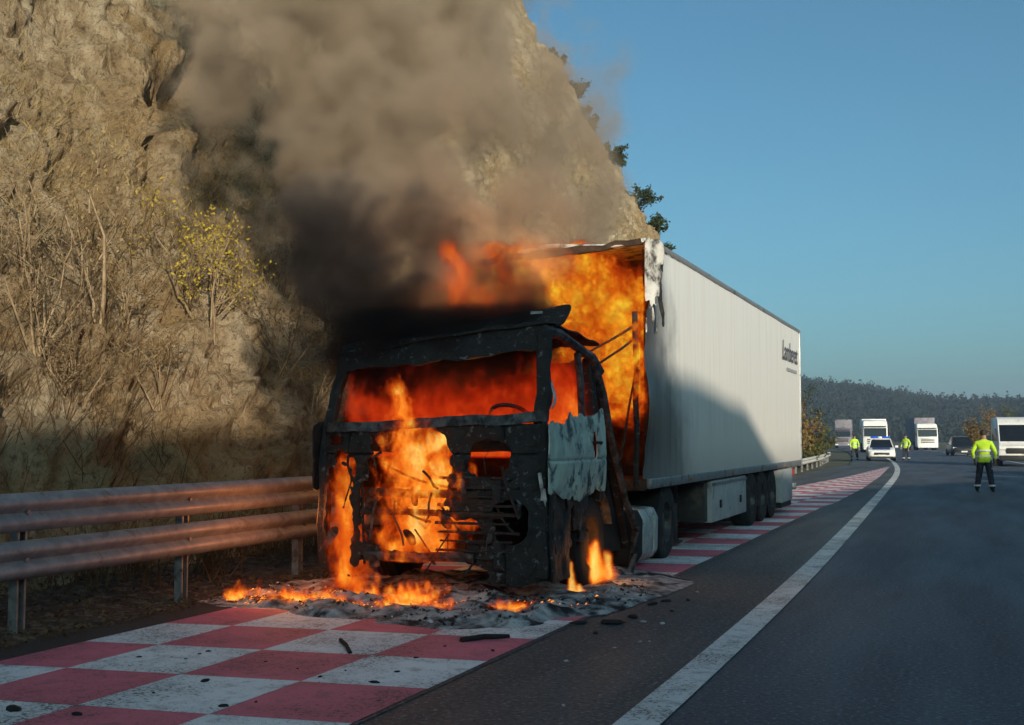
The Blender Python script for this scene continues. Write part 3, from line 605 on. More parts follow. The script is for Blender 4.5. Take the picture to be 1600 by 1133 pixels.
# header above the windscreen, sagging to the left
MB().loft([[(x, 10.84 + a, 2.50 + .07 * (x + 4.9) + b + nz(x, 2, 3, 5) * .06) for a, b in ((-.05, -.16), (.02, -.16), (.12, .12), (.03, .12))] for x in np.linspace(-6.05, -3.82, 40)]).build('header', M['char'], tr, warp=.03, wscale=7)
def roof_pt(u, v):
    x = -6.08 + 2.34 * u; y = 10.82 + 1.65 * v; s = nz(x, y, 1.6, 31) * .16
    return (x, y, 2.46 + .20 * u - .12 * np.maximum(0, v - .35) * u + s - .10 * np.sin(u * 3.14) * np.sin(v * 3.14))
MB().sheet(roof_pt, 40, 26, lambda u, v: (nz(u * 3, v * 3, 2.2, 44) < .20) | (v < .2)).build('roof', M['char'], tr, solid=.015, smooth=50)
# roof air deflector left standing as a bent plate
def defl(u, v):
    x = -6.0 + 2.32 * u; y = 10.86 + .32 * v + .10 * u; z = 2.50 + .16 * u + v * (.10 + .14 * u) + nz(x, v, 3, 61) * .03
    return (x, y, z)
MB().sheet(defl, 40, 10, lambda u, v: (v < .9 + nz(u * 4, v, 4, 62) * .5) | (u > .7)).build('air_deflector', M['char'], tr, solid=.018, smooth=50)
MB().bb((-4.05, 11.05, 2.80), (-3.93, 11.07, 2.825)).build('marker_lamp', M['pale'], tr)
def back_pt(u, v):
    x = XL + .08 + (XR - XL - .16) * u; z = .9 + 1.5 * v; return (x, YB - .03 + nz(x, z, 3, 71) * .08, z)
MB().sheet(back_pt, 24, 20, lambda u, v: nz(u * 5, v * 5, 1.6, 72) < .24).build('rear_wall', M['char_warm'], tr, solid=.015)
MB().bb((XL + .1, 10.75, .98), (XR - .08, 12.4, 1.05)).build('cab_floor', M['char'], tr, warp=.02, cut=.3)
MB().loft([[(x, 10.75 + a, 1.45 + b) for a, b in ((0, 0), (.35, 0), (.28, .22), (.05, .26))] for x in np.linspace(-6.0, -3.85, 16)]).build('dashboard', M['char_warm'], tr, warp=.04, wscale=4)
for x in (-5.55, -4.3):
    s = MB(); s.tube([(x - .2, 11.9, 1.05), (x - .2, 12.1, 2.0), (x, 12.12, 2.12), (x + .2, 12.1, 2.0), (x + .2, 11.9, 1.05)], .025, 6); s.tube([(x - .2, 11.9, 1.4), (x - .2, 11.5, 1.4), (x + .2, 11.5, 1.4), (x + .2, 11.9, 1.4)], .025, 6)
    s.build('seat_frame', M['char'], tr)
sw = MB(); sw.lathe([(a, b) for a, b in ((-.015, .2), (.015, .2), (.015, .23), (-.015, .23))], 20, 'z'); o = sw.build('steering_wheel', M['char'], tr, world=False); o.location = Vector((-4.3, 11.15, 1.78)) - off(tr); o.rotation_euler = (R(-35), 0, 0)
# doors: bare burnt skin on the side towards the road
def door(xs, sgn, mat, name):
    def top(y): return 1.75 - .09 * np.exp(-((y - 10.85) / .16) ** 2) + .07 * (y - 10.6) + nz(y, 0, 6, 81) * .12 + nz(y, 0, 20, 85) * .05
    def bot(y): return np.interp(y, [10.5, 10.9, 11.2, 11.45, 11.7, 12.0, 12.35], [1.06, 1.02, 1.0, .95, 1.0, 1.02, 1.05]) + nz(y, 3, 9, 82) * .10
    def P(u, v):
        y = 10.50 + 1.82 * u; z = .7 + 1.25 * v; bul = .04 * np.sin(np.clip((z - .9) / 1.0, 0, 1) * 3.14) - np.where(np.abs(z - 1.36) < .02, .012, 0) - np.where(np.abs(y - 11.72) < .014, .015, 0)
        return (xs + sgn * (bul + nz(y, z, 2.2, 83) * .05), y, z)
    def K(u, v):
        y = 10.50 + 1.82 * u; z = .7 + 1.25 * v
        return ((y - 11.93) ** 2 / .006 + (z - 1.50) ** 2 / .02 + nz(y, z, 8, 84) * 1.5 > 1) & (bot(y) < z) & (z < top(y))
    return MB().sheet(P, 110, 90, K).build(name, M[mat], tr, solid=.012, smooth=50)
dr = door(-3.70, 1, 'door', 'door'); tag(dr, 'door skin burnt to pale bare metal')
dh = MB(); dh.tube([(-3.635, 11.80, 1.52), (-3.61, 11.86, 1.53), (-3.61, 12.0, 1.53), (-3.635, 12.05, 1.52)], .016, 6); dh.build('door_handle', M['soot'], dr)
door(-6.15, -1, 'char', 'door')
def skirt(u, v):
    y = 10.62 + 1.15 * u; z = .22 + .86 * v; return (-3.72 + nz(y, z, 3, 91) * .10, y, z)
MB().sheet(skirt, 36, 28, lambda u, v: (nz(u * 4, v * 4, 1.6, 92) < .16) & ((u < .55) | (v > .35))).build('step_panel', M['char'], tr, solid=.02, smooth=50)
for z in (.35, .62): MB().bb((-3.92, 10.75, z), (-3.74, 11.35, z + .03)).build('step', M['char'], tr)
def arch(xs, yc, r, w, a0, a1, name, mat, zc=.5, t=.02):
    secs = []
    for a in np.linspace(R(a0), R(a1), 18):
        c, s = math.cos(a), math.sin(a); secs.append([(xs - w / 2, yc + c * r, zc + s * r), (xs + w / 2, yc + c * r, zc + s * r), (xs + w / 2, yc + c * (r + t), zc + s * (r + t)), (xs - w / 2, yc + c * (r + t), zc + s * (r + t))])
    return MB().loft(secs).build(name, M[mat], tr, warp=.008)
for xs, sd in ((-3.90, 1), (-5.98, -1)):
    wheel(tr, (xs, 12.1, .49), .49, .30, 'char_warm' if sd > 0 else 'rim', 'soot', sd); arch(xs + .02 * sd, 12.1, .56, .36, 15, 165, 'wheel_arch', 'scorched')
    wheel(tr, (xs - .0, 15.45, .5), .5, .29, 'rim', 'tyre', sd, twin=True); arch(xs - .16 * sd, 15.45, .57, .66, 20, 160, 'mudguard', 'plastic_dark')
MB().tube([(-5.9, 12.1, .49), (-4.0, 12.1, .49)], .07, 8).build('axle', M['char'], tr); MB().tube([(-5.7, 15.45, .5), (-4.1, 15.45, .5)], [.1, .1], 8).build('axle', M['chassis'], tr)
# collapsed side fairing behind the door: bent struts and hanging strips
MB().tube([(-3.74, 12.10, 2.44), (-3.70, 12.35, 2.05), (-3.68, 12.6, 1.55), (-3.66, 12.86, 1.16), (-3.66, 13.12, .86), (-3.64, 13.42, .55), (-3.66, 13.40, .25), (-3.68, 13.30, .02)], [.05, .05, .045, .04, .04, .05, .05, .05], 6).build('fairing_strut', M['scorched'], tr, warp=.015, wscale=9)
MB().tube([(-3.80, 12.2, 2.3), (-3.78, 12.6, 1.75), (-3.76, 12.9, 1.2), (-3.76, 13.2, .75), (-3.78, 13.5, .3)], [.07, .08, .07, .06, .05], 6, flat=.5).build('fairing_strut', M['char'], tr, warp=.03, wscale=6)
def fair(u, v):
    y = 12.38 + 1.35 * u; z = .3 + 1.75 * v; return (-3.86 + nz(y, z, 3, 95) * .12, y, z)
MB().sheet(fair, 30, 36, lambda u, v: v < 1.0 - .75 * u + nz(u * 3, v * 3, 2.5, 96) * .5).build('side_fairing', M['soot'], tr, solid=.02, smooth=50)
# tank side cover and strips just ahead of the drive wheel
def tank(y0, y1, nm, mat):
    secs = []
    for y in np.linspace(y0, y1, 4):
        secs.append([(-3.70 - .55, y, .12), (-3.76, y, .10), (-3.69, y, .2), (-3.68, y, .6), (-3.74, y, .72), (-4.25, y, .74)])
    return MB().loft(secs).build(nm, M[mat], tr, bevel=.02, warp=.012)
tank(13.95, 14.42, 'fuel_tank', 'tank'); tank(14.50, 14.66, 'tank_strap', 'tank'); tank(13.5, 13.93, 'battery_box', 'soot')
# flakes of unburnt pale trim clinging to the pillar
MB().sheet(lambda u, v: (-3.68 + .03 * np.sin(v * 5), 10.57 + .05 * u + .10 * v, 1.85 + .27 * v), 4, 8, lambda u, v: np.abs(u - .5) < .5 - .3 * np.abs(v - .4)).build('pale_trim_flake', M['pale'], tr, solid=.01)
for p0, p1 in (((-3.78, 10.55, 1.25), (-3.76, 10.56, 1.0)), ((-3.75, 10.58, 1.1), (-3.74, 10.6, .9))): MB().tube([p0, ((p0[0] + p1[0]) / 2 + .02, p0[1] - .03, (p0[2] + p1[2]) / 2), p1], .018, 5).build('pale_trim_flake', M['pale'], tr)

# ------------------------------------------------------------------ the trailer
tl = empty('semi_trailer', (-4.93, 20.5, 0), 'white box semi-trailer with its front end burnt open and sooted', 'trailer')
TL, TR_, T0, T1, Z0, Z1 = -6.2, -3.66, 13.95, 27.9, .98, 4.03
def side(u, v):
    y = T0 + (T1 - T0) * u; z = Z0 + .10 + (Z1 - Z0 - .16) * v
    return (TR_ + nz(y, z, .5, 111) * .012 + (.05 * np.exp(-(y - T0) * 2.2) * np.sin(z * 4)), y, z)
def side_keep(u, v):
    y = T0 + (T1 - T0) * u; z = Z0 + (Z1 - Z0) * v
    return y > T0 + .05 + np.maximum(0, nz(z, 1, 2.2, 112)) * .35 + np.maximum(0, nz(z, 1, 9, 113)) * .15 + .32 * np.maximum(0, (z - 2.9)) / 1.1
def graded(fn):   # finer cells towards the burnt end
    return lambda u, v: fn(u ** 2.2, v)
MB().sheet(graded(side), 150, 60, lambda u, v: side_keep(u ** 2.2, v)).build('side_wall', M['trailer'], tl, smooth=60)
MB().bb((TL, T0 + .3, Z0), (TL + .06, T1, Z1 - .03)).build('side_wall', M['roofwhite'], tl)
def roofp(u, v):
    y = T0 + .02 + (T1 - T0 - .02) * u ** 1.8; x = TL + (TR_ - TL) * v; k = np.exp(-(y - T0) * .9)
    return (x, y, Z1 - .02 - k * (.17 * (1 - v) ** 1.0 + .05 * np.sin(v * 9)) + nz(x, y, 2, 115) * .06 * k)
MB().sheet(roofp, 50, 24, lambda u, v: (u > .1) | (nz(u * 20, v * 6, 1, 116) < .26)).build('roof', M['sooty_white'], tl, solid=.05)
MB().loft([[(TL + .02 + (TR_ - TL - .04) * t, T0 + a, Z1 - .06 - .17 * (1 - t) + b + nz(t * 4, 0, 2, 118) * .04) for a, b in ((0, -.05), (.07, -.05), (.07, .03), (0, .03))] for t in np.linspace(0, 1, 16)]).build('front_top_rail', M['char_warm'], tl, warp=.05, wscale=5)
MB().bb((TL, T0 + .1, Z0 - .04), (TR_ - .06, T1, Z0 + .1)).build('floor', M['burnt_wall'], tl)
MB().bb((TR_ - .055, T0 + .25, Z0 - .02), (TR_ + .012, T1, Z0 + .1)).build('bottom_rail', M['alu'], tl, bevel=.01)
MB().bb((TR_ - .05, T0 + .9, Z1 - .065), (TR_ + .016, T1, Z1 + .012)).build('top_rail', M['alu'], tl, bevel=.01)
MB().bb((TR_ - .06, T1 - .05, Z0 - .02), (TR_ + .02, T1 + .05, Z1 + .015)).build('rear_corner_post', M['alu'], tl, bevel=.01)
for x0, x1 in ((TL, -4.95), (-4.93, TR_ - .06)): MB().bb((x0 + .01, T1 - .02, Z0 + .02), (x1 - .01, T1 + .045, Z1 - .02)).build('rear_door', M['roofwhite'], tl)
# burnt interior seen through the open front
def inner(u, v):
    x = TL + .1 + (TR_ - TL - .2) * u; z = Z0 + .1 + (Z1 - Z0 - .2) * v; return (x, T0 + 1.5 + nz(x, z, 2, 121) * .6, z)
MB().sheet(inner, 30, 30).build('burnt_load', M['burnt_wall'], tl, solid=.05)
MB().bb((TR_ - .10, T0 + .35, Z0 + .1), (TR_ - .03, T1 - .06, Z1 - .12)).build('insulation', M['burnt_wall'], tl, warp=.03, cut=.4)
# front lower frame, charred ladder of posts
for x in (-5.9, -5.1, -4.4, -3.78): MB().tube([(x + nz(x, k, 2, 7) * .08, T0 + .02 + nz(k, x, 2, 8) * .08, z) for k, z in enumerate(np.linspace(Z0, 2.2 if x < -3.9 else 3.1, 7))], .04, 6).build('front_post', M['char'], tl)
for a, b in (((-3.74, 13.92, 2.95), (-4.5, 13.6, 2.45)), ((-3.8, 13.9, 2.75), (-4.3, 13.5, 2.3)), ((-3.75, 13.9, 2.4), (-3.95, 13.85, 1.3))): MB().tube(pl(a, b, 6), .016, 5).build('bent_rod', M['char_warm'], tl, warp=.03)
# curled skin at the top front corner
def curl(u, v):
    z = 4.0 - 1.25 * v; w = (.34 - .20 * v) * (1 + .25 * np.sin(v * 7)); a = u * 1.9
    return (TR_ + .03 + .16 * np.sin(a) * (1 - .4 * v), T0 - .02 + w * (np.sin(a * .8) * .9) - .05 * v, z + .03 * np.sin(u * 5) - .07 * u * (1 - v))
MB().sheet(curl, 12, 26, lambda u, v: (v < .85 + nz(u * 4, v, 3, 131) * .9) & (nz(u * 3, v * 5, 2.2, 132) < .2) & (u < .8 + nz(v * 6, 0, 2, 135) * .9)).build('curled_skin', M['sooty_white'], tl, solid=.012, smooth=60)
def curl2(u, v):
    z = 3.98 - 1.05 * v; return (TR_ + .05 + .10 * np.sin(u * 3) + nz(u, v * 3, 3, 133) * .06, T0 + .28 + .20 * u - .05 * v + .06 * np.sin(v * 9), z)
MB().sheet(curl2, 8, 24, lambda u, v: np.abs(u - .5) < .5 - .28 * v + nz(u * 3, v * 4, 2, 134) * .3).build('curled_skin', M['char'], tl, solid=.012, smooth=60)
# running gear
for x in (-5.35, -4.5): MB().bb((x - .06, T0 + .8, .72), (x + .06, T1 - .1, Z0 - .045)).build('chassis_rail', M['chassis'], tl)
for x in (-5.75, -4.1):
    l = MB(); l.bb((x - .06, 17.1, .1), (x + .06, 17.24, .9)); l.bb((x - .12, 17.05, .06), (x + .12, 17.3, .1)); l.build('landing_leg', M['chassis'], tl, bevel=.008)
pb = MB(); pb.bb((-4.4, 17.98, .30), (-3.685, 20.9, .93)); pbo = pb.build('pallet_box', M['box_grey'], tl, bevel=.02)
MB().bb((-3.683, 18.0, .86), (-3.668, 20.88, .90)).build('box_lip', M['alu'], pbo); MB().bb((-4.38, 17.72, .32), (-3.75, 17.96, .9)).build('box_end', M['chassis'], tl, bevel=.02)
for y in (18.6, 20.3): MB().bb((-3.682, y - .05, .5), (-3.662, y + .05, .62)).build('box_latch', M['plastic_dark'], pbo)
for y in (21.65, 22.8, 23.95):
    for xs, sd in ((-3.88, 1), (-5.98, -1)):
        wheel(tl, (xs, y, .49), .49, .36, 'rim', 'tyre', sd)
    MB().tube([(-5.8, y, .49), (-4.0, y, .49)], .07, 8).build('axle', M['chassis'], tl)
mg = MB(); mg.bb((-4.05, 25.05, .24), (-3.672, 26.5, .93)); mg.build('rear_side_box', M['box_grey'], tl, bevel=.03)
MB().bb((-4.08, 25.0, .14), (-3.70, 26.45, .235)).build('spray_flap', M['tyre'], tl)
MB().bb((-6.1, 27.6, .42), (-3.75, 27.72, .56)).build('rear_bumper', M['alu'], tl, bevel=.01)
for x in (-3.95, -5.9): MB().bb((x - .15, 27.7, .74), (x + .15, 27.78, .88)).build('tail_lamp', M['red_paint'], tl)
for y in (16.4, 19.5, 22.3, 25.2): MB().bb((TR_ + .006, y - .05, Z0 + .01), (TR_ + .022, y + .05, Z0 + .05)).build('side_marker', pmat('amber_marker', (.5, .22, .02), None, 9, .3, 0), tl)
def lettering(txt, loc, size, mat, parent, shear=0, sx=1):
    c = bpy.data.curves.new('lettering', 'FONT'); c.body = txt; c.size = size; c.extrude = .002; c.shear = shear; c.align_x = 'CENTER'; c.offset = .006
    t = bpy.data.objects.new('lettering_curve', c); COL.objects.link(t); dg = bpy.context.evaluated_depsgraph_get()
    me = bpy.data.meshes.new_from_object(t.evaluated_get(dg)); bpy.data.objects.remove(t); me.materials.clear(); me.materials.append(mat)
    o = bpy.data.objects.new('lettering', me); COL.objects.link(o); o.parent = parent; o.rotation_euler = (R(90), 0, R(90)); o.location = Vector(loc) - off(parent); o.scale = (sx, 1, 1); return o
lettering('Lamberet', (TR_ + .018, 26.25, 3.22), .58, M['letter'], tl, .2, 1.0)
for k, (a, b) in enumerate(((25.75, 26.3), (26.4, 26.6), (26.7, 27.25))): MB().bb((TR_ + .014, a, 3.0), (TR_ + .019, b, 3.07)).build('small_print', M['letter_pale'], tl, smooth=0)

# ------------------------------------------------------------------ vehicles farther down the road (fronts face -y)
def small_wheels(root, pts, r, w):
    for x, y in pts:
        o = wheel(root, tuple(off(root) + Vector((x, y, r))), r, w, 'rim', 'tyre', 1 if x > 0 else -1)
def sec(y, hw, z0, z1, inset=.06):
    return [(-hw + inset, y, z0), (hw - inset, y, z0), (hw, y, z0 + .12), (hw, y, (z0 + z1) / 2), (hw - inset * .6, y, z1 - .05), (hw - inset * 2.2, y, z1), (-hw + inset * 2.2, y, z1), (-hw + inset * .6, y, z1 - .05), (-hw, y, (z0 + z1) / 2), (-hw, y, z0 + .12)]
def car(name, loc, rz, paint, label, cat='car', W=1.84, L=4.5, H=1.48, police=False):
    root = empty(name, (0, 0, 0), label, cat); hw = W / 2
    b = MB().loft([sec(0, hw * .72, .32, .62), sec(.08, hw * .9, .24, .70), sec(.35, hw * .98, .2, .78), sec(1.15, hw, .2, .92), sec(2.2, hw, .2, .95), sec(L - .7, hw, .22, .98), sec(L - .1, hw * .94, .3, .95), sec(L, hw * .85, .38, .85)])
    body = b.build('body', M[paint], root, world=False, smooth=50)
    g = MB().loft([[(-hw * .88, 1.05, .88), (hw * .88, 1.05, .88), (hw * .86, 1.12, .92), (-hw * .86, 1.12, .92)], [(-hw * .72, 1.85, .9), (hw * .72, 1.85, .9), (hw * .68, 1.85, H - .04), (-hw * .68, 1.85, H - .04)], [(-hw * .74, 3.2, .9), (hw * .74, 3.2, .9), (hw * .68, 3.2, H - .05), (-hw * .68, 3.2, H - .05)], [(-hw * .82, L - .35, .9), (hw * .82, L - .35, .9), (hw * .78, L - .4, .97), (-hw * .78, L - .4, .97)]])
    g.build('window_glass', M['glass'], root, world=False)
    MB().loft([[(-hw * .7, y, z - .03), (hw * .7, y, z - .03), (hw * .62, y, z + .03), (-hw * .62, y, z + .03)] for y, z in ((1.78, H - .03), (2.3, H), (3.0, H), (3.45, H - .1))]).build('roof', M[paint], root, world=False)
    for s in (-1, 1):
        MB().tube([(s * hw * .86, 1.08, .92), (s * hw * .69, 1.85, H - .03)], .04, 5).build('pillar', M[paint], root, world=False)
        MB().loft([[(s * hw * .55, .05, .6), (s * hw * .9, .12, .62), (s * hw * .93, .2, .76), (s * hw * .6, .12, .72)], [(s * hw * .55, .18, .6), (s * hw * .9, .3, .62), (s * hw * .93, .4, .76), (s * hw * .6, .3, .72)]]).build('headlight', M['lamp_lens'], root, world=False)
        MB().box((s * (hw + .1), 1.25, .98), (.2, .1, .14)).build('mirror', M[paint], root, world=False, bevel=.02)
    MB().box((0, .02, .5), (W * .55, .08, .16)).build('grille', M['plastic_dark'], root, world=False, bevel=.01)
    MB().box((0, .0, .38), (.5, .06, .11)).build('number_plate', M['lamp_lens'], root, world=False)
    MB().box((0, .06, .27), (W * .8, .16, .1)).build('bumper_intake', M['plastic_dark'], root, world=False)
    small_wheels(root, ((-hw + .1, .85), (hw - .1, .85), (-hw + .1, L - .85), (hw - .1, L - .85)), .32, .21)
    if police:
        MB().loft([[(-hw * .62, y, z), (hw * .62, y, z), (hw * .62, y, z + .012), (-hw * .62, y, z + .012)] for y, z in ((.30, .775), (.7, .845), (1.1, .915))]).build('bonnet_stripe', M['blue_paint'], root, world=False)
        for s in (-1, 1): MB().box((s * .38, 2.3, H + .09), (.55, .26, .12)).build('beacon', M['blue_lens'], root, world=False, bevel=.03)
    root.location = loc; root.rotation_euler = (0, 0, rz); return root
car('police_car', (-5.75, 84.5, 0), R(6), 'white_paint', 'white and blue police car with roof beacons parked by the far guardrail', police=True, H=1.52)
car('dark_car', (-.7, 111, 0), R(9), 'dark_paint', 'dark car with pale headlights stopped between the white lorry and the officer', W=1.95, L=4.6, H=1.68)
def van(name, loc, rz, label):
    W, L, H = 2.05, 5.8, 2.75; hw = W / 2; root = empty(name, (0, 0, 0), label, 'van')
    prof = [(.0, .35), (.02, .75), (.12, 1.12), (.62, 1.32), (1.35, 2.30), (1.75, 2.62), (2.4, H), (L - .1, H), (L, 2.5), (L, .4)]
    b = MB(); secs = []
    for x, k in ((-hw, .06), (-hw + .07, 0), (hw - .07, 0), (hw, .06)):
        secs.append([(x, y + (k if y < L / 2 else -k), z - (k if z > 1 else -k)) for y, z in prof])
    b.loft(secs); b.build('body', M['white_paint'], root, world=False, smooth=40)
    MB().loft([[(x, y - .03, z + .02) for y, z in ((.68, 1.36), (1.38, 2.28), (1.45, 2.24), (.75, 1.32))] for x in (-hw * .88, hw * .88)]).build('windscreen', M['glass'], root, world=False)
    for s in (-1, 1):
        MB().loft([[(x, y, z) for y, z in ((1.0, 1.4), (1.5, 2.1), (2.2, 2.1), (2.2, 1.4))] for x in (s * (hw - .03), s * (hw + .012))]).build('side_window', M['glass'], root, world=False)
        MB().box((s * (hw + .16), 1.05, 1.6), (.2, .12, .38)).build('mirror', M['plastic_dark'], root, world=False, bevel=.03)
        MB().loft([[(s * hw * .58, -.02, .92), (s * hw * .97, .06, .95), (s * hw * .97, .14, 1.14), (s * hw * .66, .06, 1.1)], [(s * hw * .58, .1, .92), (s * hw * .97, .2, .95), (s * hw * .97, .3, 1.14), (s * hw * .66, .2, 1.1)]]).build('headlight', M['lamp_lens'], root, world=False)
    MB().box((0, .0, .86), (W * .62, .1, .3)).build('grille', M['plastic_dark'], root, world=False, bevel=.02); MB().box((0, .0, .46), (W * .98, .22, .3)).build('bumper', M['plastic_dark'], root, world=False, bevel=.05)
    small_wheels(root, ((-hw + .12, 1.0), (hw - .12, 1.0), (-hw + .12, L - 1.2), (hw - .12, L - 1.2)), .36, .24)
    root.location = loc; root.rotation_euler = (0, 0, rz); return root
van('white_van', (2.35, 71.5, 0), R(3), 'tall white van with dark windscreen stopped behind the officer')
def lorry(name, loc, rz, label, cargo, L=11.0, H=4.0, cabH=3.3, cab='white_paint'):
    W = 2.5; hw = W / 2; root = empty(name, (0, 0, 0), label, 'lorry')
    prof = [(.05, .35), (.0, .6), (.02, 1.5), (.22, 2.75), (.75, cabH), (2.1, cabH + .12), (2.2, cabH), (2.2, .7), (1.9, .45)]
    secs = [[(x, y + (k if y < 1 else 0), z - (k if z > 2 else 0)) for y, z in prof] for x, k in ((-hw, .08), (-hw + .1, 0), (hw - .1, 0), (hw, .08))]
    MB().loft(secs).build('cab', M[cab], root, world=False, smooth=40)
    MB().loft([[(x, y, z) for y, z in ((.0, 1.72), (.15, 2.6), (.22, 2.6), (.08, 1.72))] for x in (-hw * .9, hw * .9)]).build('windscreen', M['glass'], root, world=False)
    MB().box((0, .1, 2.78), (W * .88, .38, .08)).build('sun_visor', M['plastic_dark'], root, world=False)
    gb = MB()
    for k in range(3): gb.box((0, .0, 1.0 + k * .2), (W * .66, .06, .11))
    gb.build('grille', M['plastic_dark'], root, world=False); MB().box((0, .0, .48), (W * .98, .22, .32)).build('bumper', M[cab], root, world=False, bevel=.05)
    for s in (-1, 1):
        MB().box((s * hw * .74, -.08, .55), (.42, .1, .2)).build('headlight', M['lamp_lens'], root, world=False, bevel=.03)
        MB().box((s * (hw + .18), .2, 2.25), (.2, .12, .7)).build('mirror', M['plastic_dark'], root, world=False, bevel=.04)
        MB().loft([[(x, y, z) for y, z in ((.45, 1.75), (.6, 2.5), (1.3, 2.5), (1.3, 1.75))] for x in (s * (hw - .03), s * (hw + .012))]).build('side_window', M['glass'], root, world=False)
    MB().bb((-hw, 2.6, 1.1), (hw, L, H)).build('cargo_box', M[cargo], root, world=False, bevel=.04); MB().bb((-.5, 1.5, .6), (.5, L, 1.08)).build('chassis', M['chassis'], root, world=False)
    small_wheels(root, ((-hw + .16, 1.35), (hw - .16, 1.35), (-hw + .16, 3.6), (hw - .16, 3.6), (-hw + .16, L - 2.4), (hw - .16, L - 2.4), (-hw + .16, L - 1.1), (hw - .16, L - 1.1)), .5, .3)
    root.location = loc; root.rotation_euler = (0, 0, rz); return root
lorry('white_lorry', (-5.3, 160, 0), R(10), 'white cabover lorry with grey cargo box stopped beyond the dark car', 'grey_tarp', 11.5, 4.15)
lorry('white_lorry', (-9.6, 132, 0), R(7), 'white lorry standing directly behind the police car', 'white_paint', 9, 3.6, 3.35)
lorry('grey_lorry', (-18.6, 190, 0), R(4), 'dull dark grey box lorry parked at the edge behind the police car', 'grey_tarp', 10, 4.4, 3.0, 'grey_tarp')
lorry('red_lorry', (-13.6, 112, -.1), R(50), 'small red and white lorry half hidden by the roadside shrubs', 'red_paint', 6.5, 3.1, 2.7, 'red_paint')

